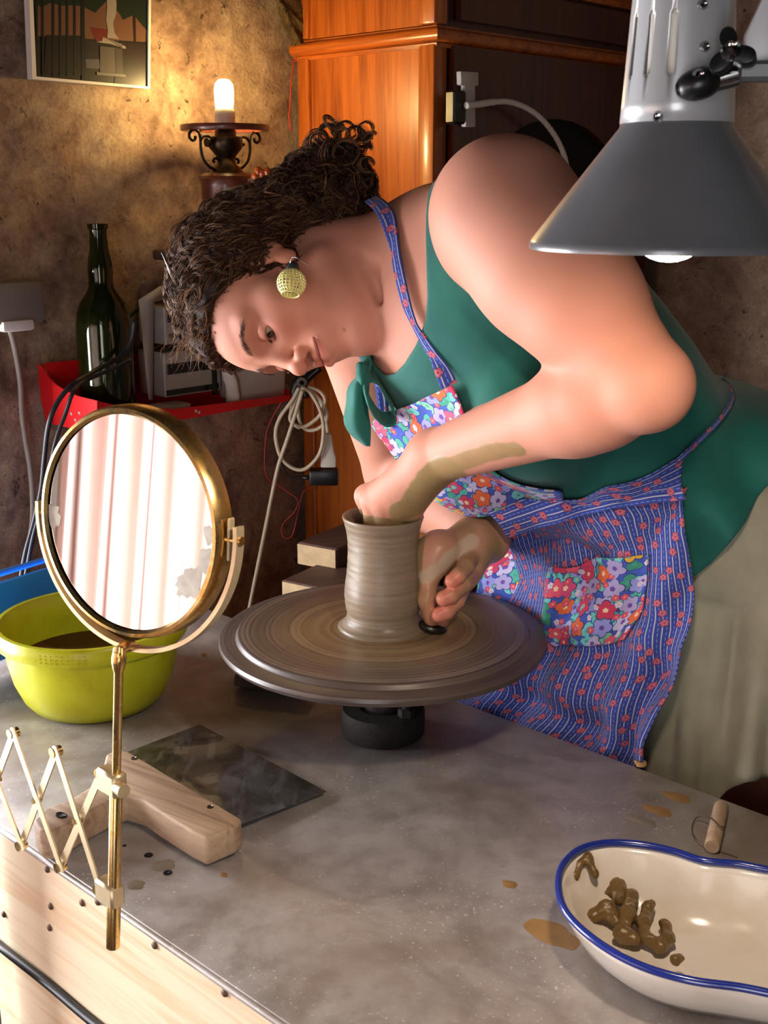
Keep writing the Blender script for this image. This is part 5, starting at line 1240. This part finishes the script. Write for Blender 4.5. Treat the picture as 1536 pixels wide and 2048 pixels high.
def striped(name):
    t = Nt(name); uv = t.n('ShaderNodeUVMap').outputs[0]; wob = t.noise(uv, 40, 2); u = t.n('ShaderNodeSeparateXYZ', [uv]); x, y = u.outputs[0], u.outputs[1]
    x = t.math('ADD', x, t.math('MULTIPLY', t.math('SUBTRACT', wob, .5), .0015))
    fx = t.math('FRACT', t.math('DIVIDE', x, .0072)); s1 = step(t, t.math('ABSOLUTE', t.math('SUBTRACT', fx, .5)), .075)
    f2 = t.math('ABSOLUTE', t.math('SUBTRACT', t.math('FRACT', t.math('ADD', fx, .5)), .5)); dash = t.math('MULTIPLY', step(t, f2, .06), step(t, t.math('FRACT', t.math('DIVIDE', y, .0062)), .62))
    c = t.mix(t.noise(uv, 300, 2), lin('#2d3c88'), lin('#384996')); c = t.mix(t.math('MULTIPLY', dash, .5), c, lin('#8fa0e0')); c = t.mix(t.math('MULTIPLY', s1, .9), c, lin('#b9b6c1'))
    q, cc = flower(t, uv, 54, .75, .25, 5, .3)
    c = t.mix(step(t, q, 1.12), c, lin('#3a2a55')); c = t.mix(step(t, q, 1.0), c, lin('#a85468')); c = t.mix(step(t, q, .62), c, lin('#b9697a')); c = t.mix(step(t, q, .26), c, lin('#8c2f44'))
    t.p(color=c, rough=.85, spec=.2, sheen=.1); t.bump(t.noise(uv, 2500, 2), .2, .0004); return t.m
def floral(name):
    t = Nt(name); uv = t.n('ShaderNodeUVMap').outputs[0]
    c = t.mix(t.noise(uv, 120, 2), lin('#33489f'), lin('#4c66c4'))
    def layer(c, scale, off, r0, pet, stops, dep, prob, ctr):
        q, cc = flower(t, uv, scale, .9, r0, pet, dep, off); sc = t.n('ShaderNodeSeparateColor', [cc]); on = step(t, sc.outputs[1], prob)
        k = t.ramp(sc.outputs[2], stops, 'CONSTANT')
        c = t.mix(t.math('MULTIPLY', step(t, q, 1.1), on), c, lin('#2e2f6e')); c = t.mix(t.math('MULTIPLY', step(t, q, 1.), on), c, k)
        return t.mix(t.math('MULTIPLY', step(t, q, .27), on), c, ctr)
    c = layer(c, 58, 3.1, .58, 2, [(0, '#4fa896'), (.35, '#6fc3c6'), (.6, '#3f8f79'), (.8, '#7fb79b')], .55, .8, lin('#4a9c8c'))
    c = layer(c, 42, .7, .50, 5, [(0, '#a39bcb'), (.4, '#b9b3d8'), (.7, '#8f93d6')], .32, .55, lin('#6a4a9a'))
    c = layer(c, 36, 5.3, .42, 5, [(0, '#c23c5c'), (.38, '#d8566e'), (.6, '#d9663f'), (.8, '#d3a63a'), (.9, '#c44a77')], .34, .75, lin('#e8c8a8'))
    c = layer(c, 85, 8.9, .36, 5, [(0, '#d0506c'), (.5, '#c9c2de'), (.8, '#63b8b6')], .3, .45, lin('#d9b04a'))
    t.p(color=c, rough=.85, spec=.2, sheen=.1); t.bump(t.noise(uv, 2500, 2), .2, .0004); return t.m
M_STRIPE, M_FLORAL = striped('blue_striped_cotton_print'), floral('blue_floral_cotton_print')
def clear_of_wheel(G):
    G = G.copy(); d = G[..., :2] - np.array([WX, WY]); r = np.linalg.norm(d, axis=-1); w_ = np.clip(1.6 - np.abs(G[..., 2] - (WZ - .008)) / .05, 0, 1); m = (r < .187)
    G[..., :2] += np.where(m, w_ * (.187 - r) / r, 0)[..., None] * d; return G
def clear_of_body(G, gap, s=None, it=4):
    sh_ = G.shape; P = G.reshape(-1, 3).copy(); s = s or BODY_ONLY
    for _ in range(it):
        d = s.ev(P) ; m = d < gap
        if not m.any(): break
        P[m] += s.grad(P[m]) * (gap - d[m])[:, None]
    return P.reshape(sh_)
def cloth(C, nu, nv, gap=None, fold=None, th=.0016):
    G = net(np.array(C), nu, nv)
    if fold is not None: G = G + gnormals(G) * fold(G)[..., None]
    if gap: G = clear_of_body(G, gap)
    return G
A = lambda L: [[at(*p) for p in r] for r in L]
NN = lambda L: [[onn(*p) for p in r] for r in L]
# bib
bibC = A([[(745, 850, 1.285), (800, 815, 1.245), (858, 783, 1.195), (915, 764, 1.155)], [(788, 910, 1.285), (838, 880, 1.235), (893, 846, 1.185), (944, 826, 1.150)],
          [(850, 985, 1.275), (900, 950, 1.235), (960, 912, 1.195), (1012, 890, 1.165)], [(886, 1008, 1.262), (950, 1000, 1.225), (1030, 967, 1.190), (1110, 938, 1.170)], [(900, 1016, 1.285), (962, 1032, 1.245), (1040, 1005, 1.215), (1130, 955, 1.19)]])
bib = cloth(bibC, 70, 50, .012, lambda G: fbm(G, 16, 3, 5) * .007)
m_, u_ = sheet(bib, .0016); apron = add('apron_bib', m_, M_FLORAL, woman, uv=u_, label='blue floral bib of the apron')
fa = A([[(745, 846, 1.283), (748, 852, 1.28), (754, 862, 1.278)], [(757, 828, 1.275), (765, 846, 1.268), (772, 858, 1.262)], [(763, 838, 1.262), (772, 850, 1.257), (785, 856, 1.25)]])
m_, u_ = sheet(net(np.array(fa), 12, 12), .0016); add('bib_corner', m_, M_FLORAL, apron, uv=u_)
# waistband
wbC = A([[(975, 1022, 1.235), (1070, 985, 1.20), (1200, 946, 1.185), (1345, 903, 1.165)], [(1000, 1048, 1.225), (1100, 1015, 1.185), (1225, 980, 1.165), (1358, 950, 1.150)], [(1015, 1075, 1.232), (1120, 1044, 1.185), (1240, 1016, 1.155), (1372, 1000, 1.135)]])
wbG = cloth(wbC, 34, 110, None, lambda G: .004 * np.sin(G[..., 0] * 130 + 2 * fbm(G, 10, 2, 2)) * fbm(G, 9, 2, 4)); wbG = clear_of_body(wbG, .0055, T_FULL, 3)
m_, u_ = sheet(wbG, .0018); add('waistband', m_, M_STRIPE, woman, uv=u_[:, ::-1], label='striped waistband of the apron')
# apron skirt
skC = NN([[(1005, 1045, 1.045), (1108, 1004, 1.037), (1228, 968, 1.035), (1362, 955, 1.055)], [(1020, 1150, 1.05), (1125, 1130, 1.04), (1255, 1110, 1.035), (1377, 1100, 1.045)], [(985, 1240, 1.055), (1115, 1225, 1.042), (1255, 1205, 1.035), (1381, 1190, 1.04)],
          [(950, 1330, 1.055), (1100, 1320, 1.042), (1245, 1310, 1.03), (1372, 1290, 1.03)], [(918, 1405, 1.045), (1065, 1415, 1.035), (1220, 1430, 1.026), (1330, 1420, 1.022)], [(905, 1450, 1.03), (1035, 1500, 1.024), (1175, 1535, 1.02), (1288, 1560, 1.018)]])
def skfold(G):
    k = np.linspace(0, 1, G.shape[0])[:, None]; j = np.linspace(0, 1, G.shape[1])[None]
    w_ = np.sin(j * 21 + k * 7 + 2.4 * fbm(G, 5, 2, 3)); w2 = np.sin(k * 26 - j * 9 + 2.5 * fbm(G, 6, 2, 13))
    return -(.011 * w_ * (.3 + .7 * k) + .010 * w2 * np.clip((k - .4) * 2, 0, 1) + .007 * fbm(G, 22, 3, 8))
skG = cloth(skC, 120, 110, None, skfold); skG = clear_of_wheel(clear_of_body(skG, .004, T_FULL, 2))
m_, u_ = sheet(skG, .0018); ask = add('apron_skirt', m_, M_STRIPE, woman, uv=u_, label='blue striped apron skirt with pink flowers')
i0, i1, j0, j1 = 24, 66, 30, 86
pk = skG[i0:i1, j0:j1]; N = gnormals(skG)[i0:i1, j0:j1]; N = N * np.sign((N @ -E2).mean())
pu_, pv_ = np.linspace(0, 1, i1 - i0)[:, None], np.linspace(0, 1, j1 - j0)[None]
nrm = .0035 + .006 * np.exp(-(pu_ / .08) ** 2) * np.sin(np.pi * pv_)
pk = pk + N * nrm[..., None]
# rounded lower corners
msk = np.ones(pk.shape[:2], bool); 
for (ci, cj) in ((0, 0),): pass
sft = np.clip((pu_ - .55) / .45, 0, 1) ** 2.2 * .30
jj = (pv_ - .5) * (1 - sft * 1.1) + .5 - .06 * pu_
idx = np.clip(jj * (pk.shape[1] - 1), 0, pk.shape[1] - 1.001); f0 = np.floor(idx).astype(int); fr_ = (idx - f0)[..., None]; rows_ = np.arange(pk.shape[0])[:, None]
pk = pk[rows_, f0] * (1 - fr_) + pk[rows_, f0 + 1] * fr_
m_, u_ = sheet(pk, .0014); add('pocket', m_, M_FLORAL, ask, uv=u_ + .31, label='floral patch pocket')
# turned-back floral edge on the far side of the apron
flC = NN([[(915, 1025, 1.065), (960, 1030, 1.055), (1012, 1050, 1.045)], [(985, 1085, 1.075), (1030, 1100, 1.06), (1062, 1135, 1.050)], [(960, 1150, 1.08), (1020, 1165, 1.065), (1092, 1200, 1.046)], [(930, 1235, 1.075), (1000, 1240, 1.066), (1085, 1270, 1.052)], [(910, 1330, 1.068), (960, 1340, 1.06), (1010, 1350, 1.056)], [(905, 1430, 1.04), (925, 1440, 1.038), (960, 1450, 1.034)]])
flG = cloth(flC, 80, 40, None, lambda G: fbm(G, 16, 3, 15) * .014 + .006 * np.sin(G[..., 2] * 70 + G[..., 0] * 60))
flG = clear_of_wheel(flG)
m_, u_ = sheet(flG, .0016); add('apron_lining', m_, M_FLORAL, ask, uv=u_ + .7, label='floral turned-back lining of the apron')
# straps and waist tie
def ribbon(pts, w, wd, m, name, th=.0014, twist=None, gap=.010, uvoff=0):
    c = spline([at(*p) for p in pts], 10); n_ = len(c); ws = np.interp(np.linspace(0, 1, n_), np.linspace(0, 1, len(w)), w); T = np.gradient(c, axis=0); T /= np.linalg.norm(T, axis=1)[:, None]
    wd = np.asarray(wd, float); W = wd - T * (T @ wd)[:, None]; W /= np.linalg.norm(W, axis=1)[:, None]
    G = np.stack([c + W * (ws * k)[:, None] for k in (-.5, -.25, 0, .25, .5)], 1)
    if gap: G = clear_of_body(G, gap)
    m_, u_ = sheet(G, th); return add(name, m_, m, woman, uv=u_ + uvoff)
ribbon([(742, 398, 1.27), (768, 422, 1.235), (792, 478, 1.205), (818, 545, 1.19), (836, 605, 1.18), (848, 645, 1.172), (862, 680, 1.165), (880, 725, 1.158), (898, 772, 1.152)], [.014, .016, .017, .017, .013, .008, .013, .016, .017], (1, -.1, .35), M_STRIPE, 'neck_strap', gap=.006)
ribbon([(735, 690, 1.27), (746, 715, 1.268), (756, 745, 1.268), (764, 790, 1.268), (770, 850, 1.272)], [.012, .011, .012, .012, .012], (1, -.2, .3), M_STRIPE, 'neck_strap', gap=.006, uvoff=.2)
ribbon([(1335, 905, 1.165), (1362, 872, 1.18), (1395, 825, 1.225), (1428, 775, 1.30), (1445, 752, 1.34)], [.020, .013, .014, .016, .016], (.7, .0, .7), M_STRIPE, 'waist_tie', gap=.020)

# linen skirt
t = Nt('grey_green_linen'); P = t.geo(); nz = t.noise(P, 8, 4, .6); wv = t.noise(t.map(P, scale=(1, 1, .4)), 900, 2, .6)
t.p(color=t.ramp(nz, [(.35, '#8b8876'), (.65, '#a4a18f')]), rough=.9, spec=.15, sheen=.1); t.bump(t.math('ADD', t.math('MULTIPLY', wv, .4), t.math('MULTIPLY', t.noise(P, 45, 4, .6), .6)), .35, .003); M_LINEN = t.m
ths = np.linspace(0, 2 * np.pi, 181)[:-1]; zs = np.linspace(0, 1, 46); G = []
for k in zs:
    row = []
    for th in ths:
        fl = max(0, (k - .28) / .72) ** .85; fo = math.sin(th * 9 + 1.3 + 1.2 * k) * .5 + math.sin(th * 5 + .4) * .5
        rx, ry = .165 + .035 * fl + fo * (.004 + .014 * fl), .128 + .055 * fl + fo * (.004 + .014 * fl)
        sq = 1 - .24 * max(0, 1 - k / .5); rx, ry = rx * sq, ry * sq; c = pel + E2 * .015; p = c + E1 * rx * math.cos(th) + E2 * ry * math.sin(th)
        zt_ = pel[2] + .12; fr2 = min(1, max(0, (.62 - math.cos(th)) * 6)); zb_ = .722 - .06 * min(1, max(0, -math.sin(th) * 2.2 - .5)) * fr2 + .016 * math.sin(th * 4 + 2.) + .010 * fo
        p = np.array([p[0], p[1], zt_ + (zb_ - zt_) * k]); n_ = p @ E2; lim = 1.058
        if n_ < lim + .012: p = p + E2 * ((lim + .012 * math.exp((n_ - lim - .012) / .03)) - n_)
        p = p + (E1 * math.cos(th) + E2 * math.sin(th)) * (fo * .018 * fl + .009 * fl * math.sin(th * 23 + 5 * k) + .004 * fl * math.sin(th * 41 - 6 * k) - .020 * fl * math.exp(-((math.atan2(math.sin(th), math.cos(th)) + .98) / .07) ** 2))
        row.append(p)
    G.append(row)
BL = Sdf(); BL.ops = BODY_ONLY.ops + LG.ops; G = clear_of_body(np.array(G), .007, BL, 5); G = G + E2 * np.maximum(0, 1.064 - G @ E2)[..., None]; Gc = np.concatenate([G, G[:, :1]], 1); Gc = Gc + gnormals(Gc) * (fbm(Gc, 20, 3, 6) * .004)[..., None]; Gc[:, -1] = Gc[:, 0]
m_, u_ = sheet(Gc, .002); add('linen_skirt', m_, M_LINEN, woman, True)
# ------------------------------------------------------------------ hair: a dark base, then curled strands combed back to a loose bun
HB = Sdf()
def hh(c, r, k, kind='add'): HB.ell(hp(*c), np.array(r) * mm, HR, k * mm, kind)
hh((26, -97, 0), (86, 97, 79), 20)
HB.custom('cut', lambda P: ((lambda q: (q[:, 1] - (-62 + .50 * q[:, 0] + np.where(q[:, 0] > 40, (q[:, 0] - 40) * .55, 0)) + 8 * np.exp(-((q[:, 0] - 15) / 18) ** 2) + 3.5 * vnoise(q / 14, 3)) * .001)(hq(P))), .010)
hh((-28, -158, 4), (54, 46, 62), 26)
hh((-62, -172, 8), (42, 40, 46), 26); hh((-70, -214, 14), (31, 32, 32), 22); hh((-42, -200, 8), (32, 34, 36), 20); hh((-84, -186, 12), (22, 26, 28), 16)
HB.custom('disp', lambda P: (fbm(P, 55, 3, 2) * .0045 + fbm(P, 150, 2, 6) * .0016))
hbm = HB.surface(N0 + np.array([-.22, -.16, -.14]), N0 + np.array([.26, .26, .30]), .0022)
t = Nt('dark_brown_hair'); P = t.geo(); nz = t.noise(P, 60, 4, .6)
t.p(color=t.ramp(nz, [(.35, '#20140e'), (.65, '#3b271b')]), rough=.5, spec=.35); t.bump(t.noise(P, 700, 3, .7), .8, .002); M_HAIRB = t.m
t = Nt('brown_hair_strand'); tc_ = t.n('ShaderNodeAttribute', attribute_name='tint').outputs['Color']; t.p(color=tc_, rough=.5, spec=.22); M_HAIR = t.m
hair = add('hair', hbm, M_HAIRB, woman, True, label='dark brown curly hair gathered in a loose bun')
rngh = np.random.default_rng(5)
BUN = hp(-70, -208, 14)
def proj(P, gap):
    for _ in range(2):
        d = HB.ev(P); P = P + HB.grad(P, .0012) * (gap - d)[:, None]
    return P
def strands(P, n, stepL, gap, curl_r, curl_f, pull, wild=.25):
    """walk over the hair surface towards the bun; every strand winds about its own path"""
    m = len(P); out = []; ph = rngh.uniform(0, 6.28, m); fr = curl_f * rngh.uniform(.7, 1.5, m); cr_ = curl_r * rngh.uniform(.4, 1.5, m); jit = rngh.normal(0, wild, (m, 3)); gp_ = gap * rngh.uniform(.2, 1.4, m)
    pos = P.copy()
    for i in range(n):
        pos = proj(pos, gp_); nrm = HB.grad(pos, .0012)
        tow = BUN - pos; tow /= np.linalg.norm(tow, axis=1)[:, None] + 1e-9
        drift = tow * pull + jit + np.stack([vnoise(pos * 22 + k * 9.1, k) for k in range(3)], 1) * wild
        drift -= nrm * (drift * nrm).sum(1)[:, None]; drift /= np.linalg.norm(drift, axis=1)[:, None] + 1e-9
        side = np.cross(nrm, drift); a = ph + fr * i
        out.append(pos + (side * np.cos(a)[:, None] + nrm * np.sin(a)[:, None] * .8) * cr_[:, None])
        pos = pos + drift * stepL
    return np.stack(out, 1)
def tubes(S, r0, nside=3):
    m, n = S.shape[:2]; T = np.gradient(S, axis=1); T /= np.linalg.norm(T, axis=2)[..., None] + 1e-9
    up_ = np.broadcast_to(np.array([.31, -.62, .72]), T.shape); A_ = np.cross(T, up_); A_ /= np.linalg.norm(A_, axis=2)[..., None] + 1e-9; Bn = np.cross(T, A_)
    r = (np.asarray(r0).reshape(-1, 1) * np.interp(np.linspace(0, 1, n), [0, .1, .7, 1], [.6, 1, .9, .25])[None])[..., None]
    ring = np.stack([S + r * (A_ * math.cos(k * 2 * math.pi / nside) + Bn * math.sin(k * 2 * math.pi / nside)) for k in range(nside)], 2)
    V = ring.reshape(-1, 3); b = (np.arange(m)[:, None] * n + np.arange(n - 1)[None]) * nside; F = []
    for k in range(nside):
        k2 = (k + 1) % nside; F.append(np.stack([b + k, b + k2, b + nside + k2, b + nside + k], -1).reshape(-1, 4))
    return V, np.concatenate(F).astype(np.int32)
hcols = np.array([lin(c) for c in ('#3a2419', '#4a3022', '#2b1a12', '#5e4030', '#8a6544', '#452c20')])
def tint_of(m, n, k=3, p=None): return np.repeat(hcols[rngh.choice(len(hcols), m, p=p)], n * k, 0)
def hairset(name, S, r, p=None):
    V, F = tubes(S, r); return add(name, (V, F), M_HAIR, hair, True, colors=tint_of(S.shape[0], S.shape[1], 3, p), kind='stuff')
idx = rngh.choice(len(hbm[0]), 1500, replace=False); P0 = hbm[0][idx]
qq = hq(P0); frontq = qq[:, 1] > -175
def clump(S, n, spread):
    m, k = S.shape[:2]; C = np.repeat(S, n, 0); off = rngh.normal(0, spread, (m * n, 1, 3)); w_ = np.interp(np.linspace(0, 1, k), [0, .25, .7, 1], [1., .7, .8, 1.5])[None, :, None]
    wob = np.stack([np.sin(np.linspace(0, 1, k)[None] * rngh.uniform(2, 9, (m * n, 1)) + rngh.uniform(0, 6, (m * n, 1))) for _ in range(3)], -1) * spread * .6
    return C + off * w_ + wob
S1 = clump(strands(P0[frontq], 26, .0042, .0035, .0040, .55, .9, .30), 10, .0011); hairset('locks', S1, rngh.uniform(.00022, .00048, len(S1)))
# curly bun: tight loops all over the gathered hair
Pb = P0[~frontq]; Pb = np.concatenate([Pb, Pb, P0[qq[:, 1] > 9e9]])
S2 = clump(strands(Pb, 26, .0042, .0060, .0065, .48, .25, .8), 9, .0010); hairset('bun_curls', S2, rngh.uniform(.00022, .0005, len(S2)))
# larger ringlets standing off the bun
def ringlet(c, ax, R_, turns, n=34, lean=.6):
    ax = unit(ax); fr = axis_rows(ax); a = np.linspace(0, turns * 2 * np.pi, n); return c + R_ * (np.cos(a)[:, None] * fr[0] + np.sin(a)[:, None] * fr[1]) + ax * np.linspace(0, R_ * lean * turns, n)[:, None]
RL = []
for (x, y, rr) in ((716, 268, 22), (722, 300, 24), (714, 330, 20), (722, 356, 22), (706, 385, 20), (660, 262, 22), (632, 290, 22), (690, 262, 18), (735, 285, 14), (600, 330, 20), (640, 320, 24), (690, 310, 24), (670, 350, 22), (720, 395, 16), (735, 330, 14)):
    for g_ in range(3):
        gc_ = at(x + rngh.normal(0, 7), y + rngh.normal(0, 7), 1.335 + rngh.normal(0, .016)); ga_ = np.array([0, -1, .2]) + rngh.normal(0, .4, 3); gr_ = rr / 1850 * rngh.uniform(.65, 1.15); gt_ = rngh.uniform(.7, 1.2)
        for k in range(11): RL.append(ringlet(gc_ + rngh.normal(0, .0009, 3), ga_ + rngh.normal(0, .06, 3), gr_ * rngh.uniform(.92, 1.08), gt_ * rngh.uniform(.9, 1.1)))
RL = np.array(RL); hairset('ringlets', RL, rngh.uniform(.00022, .0005, len(RL)))
# fine flyaway hairs round the outline
fi = rngh.choice(len(hbm[0]), 900, replace=False); Pf = hbm[0][fi]; nf = HB.grad(Pf, .0015); n_ = 18; S4 = []
dirv = nf + rngh.normal(0, .6, Pf.shape); dirv /= np.linalg.norm(dirv, axis=1)[:, None]
tt_ = np.linspace(0, 1, n_)
for p, d, nn in zip(Pf, dirv, nf):
    L = rngh.uniform(.006, .026); fr = axis_rows(d); a = rngh.uniform(0, 6.28) + tt_ * rngh.uniform(2, 9); R_ = rngh.uniform(.001, .004)
    S4.append(p + d * (L * tt_)[:, None] - nn * (L * .55 * tt_ ** 2)[:, None] + R_ * tt_[:, None] * (np.cos(a)[:, None] * fr[0] + np.sin(a)[:, None] * fr[1]))
S4 = np.array(S4); hairset('flyaway_hairs', S4, np.full(len(S4), .00016), [.1, .2, .05, .25, .3, .1])
# frizz over the forehead, hanging in front of the radio
S5 = []
for k in range(150):
    x, y = rngh.uniform(345, 405), rngh.uniform(560, 690)
    p = at(x + 10, y, 1.235 + rngh.uniform(-.03, .03)); L = rngh.uniform(.014, .045); d = unit(np.array([-.35, -.2, -.85]) + rngh.normal(0, .35, 3)); fr = axis_rows(d)
    a = rngh.uniform(0, 6.28) + tt_ * rngh.uniform(4, 12); R_ = rngh.uniform(.0015, .004)
    S5.append(p + d * (L * tt_)[:, None] + R_ * tt_[:, None] * (np.cos(a)[:, None] * fr[0] + np.sin(a)[:, None] * fr[1]))
S5 = np.array(S5); S5[:, :, :] += 0; hairset('forehead_frizz', S5, np.full(len(S5), .0002), [.0, .15, .0, .3, .55, .0])
# eyebrows and lashes
def facehair(name, roots, dirs, L, r, bend):
    n_ = 6; tt = np.linspace(0, 1, n_); S = []
    for p, d, l in zip(roots, dirs, L): S.append(p + d * (l * tt)[:, None] + bend * (l * .25 * tt ** 2)[:, None])
    V, F = tubes(np.array(S), np.full(len(S), r)); return add(name, (V, F), M_HAIR, woman, True, colors=np.repeat(np.array(lin('#5a3c2c'))[None], len(V), 0), kind='stuff')
def face_proj(P):
    for _ in range(4): P = P - B_.grad(P, .0006) * B_.ev(P)[:, None]
    return P
for q in (-1, 1):
    k = rngh.uniform(0, 1, 240); uu = 12.5 + 5.5 * np.sin(np.clip(k * 1.15, 0, 1) * math.pi * .72) - 3.5 * np.clip(k - .6, 0, 1) * 2 + rngh.normal(0, 1.6, 240) * (1.05 - .6 * k); ss = 11 + 35 * k
    R0 = face_proj(np.array([hp(u, 2 - .012 * s * s * .8, s * q) for u, s in zip(uu, ss)])); nr = B_.grad(R0, .0008)
    d = np.array([unit(hs_ * q * (.6 + .5 * kk) + hu * (.75 - 1.1 * kk)) for kk in k]); d = d - nr * (d * nr).sum(1)[:, None] + nr * .16; d /= np.linalg.norm(d, axis=1)[:, None]
    facehair('eyebrow', R0 - nr * .0002, d, rngh.uniform(.0045, .0075, 240), .00012, np.zeros(3))
    k = np.linspace(-1, 1, 60) ; c = EC[(q + 1) // 2]
    LR = np.array([hp(-7.6 - 1.2 * kk * kk, -4.6 - 4.5 * kk * kk, (31.5 + 10.5 * kk) * q) for kk in k]); LR = c + (LR - c) / np.linalg.norm(LR - c, axis=1)[:, None] * 13.5 * mm
    d = np.array([unit(f_ * .9 - hu * .45 + hs_ * q * (.25 + .3 * kk)) for kk in k]); facehair('eyelashes', LR, d, np.full(60, .0062), .00012, hu * .5)

# ------------------------------------------------------------------ earring, hair clips
ec = at(583, 566, 1.165); er = .0142
bm = bmesh.new(); bmesh.ops.create_uvsphere(bm, u_segments=22, v_segments=14, radius=er)
tilt = axis_rows(unit(at(586, 535, 1.165) - at(580, 600, 1.150)))
bmesh.ops.delete(bm, geom=[f for f in bm.faces if f.calc_center_median().z < -er * .80], context='FACES')
r_ = bmesh.ops.inset_individual(bm, faces=[f for f in bm.faces if abs(f.calc_center_median().z) < er * .86], thickness=er * .055, depth=0); 
drop = [f for f in bm.faces if len(f.verts) == 4 and f in set(bm.faces) and f.tag]
ins_f = set(r_['faces']) 
inner = [f for f in bm.faces if f not in ins_f and abs(f.calc_center_median().z) < er * .86 and f.calc_area() < er * er * .07]
bmesh.ops.delete(bm, geom=inner, context='FACES')
em = _out(bm, ec, tilt)
M_EAR = mat('pale_yellow_openwork_bead', '#d9d38a', .4)
ear = add('earring', em, M_EAR, woman, 'auto', label='pale yellow openwork bead earring')
md = ear.modifiers.new('thick', 'SOLIDIFY'); md.thickness = .0009; md.offset = -1
add('bead_rim', tube([ec + tilt.T @ np.array([er * .60 * math.cos(a), er * .60 * math.sin(a), -er * .80]) for a in np.linspace(0, 2 * np.pi, 28)[:-1]], .0008, 6, True), M_EAR, ear)
add('bead_cap', lathe([(.0062, er * .86), (.0066, er * .95), (.0058, er * 1.18), (.0052, er * 1.35), (.003, er * 1.45), (0, er * 1.46)], ec, tilt, 20), mat('dark_bead_cap', '#3f4a48', .4, .6), ear)
lobe = at(587, 520, 1.168)
add('ear_wire', tube(spline([ec + tilt[2] * er * 1.45, at(581, 526, 1.163), at(584, 515, 1.162), at(595, 517, 1.162), at(619, 532, 1.160)], 5), .0006, 6), M_CHROME, ear)
clp = at(343, 528, 1.225)
add('hair_clip', tube(spline([at(324, 503, 1.225), at(332, 520, 1.222), at(341, 545, 1.222), at(352, 566, 1.225)], 5), .0019, 8, flat=.5), M_CHROME, hair, label='silver hair clip at the crown')
add('hair_slide', join(*[ball(at(x, y, 1.30), (.004, .003, .005), 8) for x, y in ((511, 352), (516, 342), (524, 347), (534, 343))]), mat('amber_hair_slide', '#b8501c', .2, coat=.5), hair, False, label='small amber hair slide')
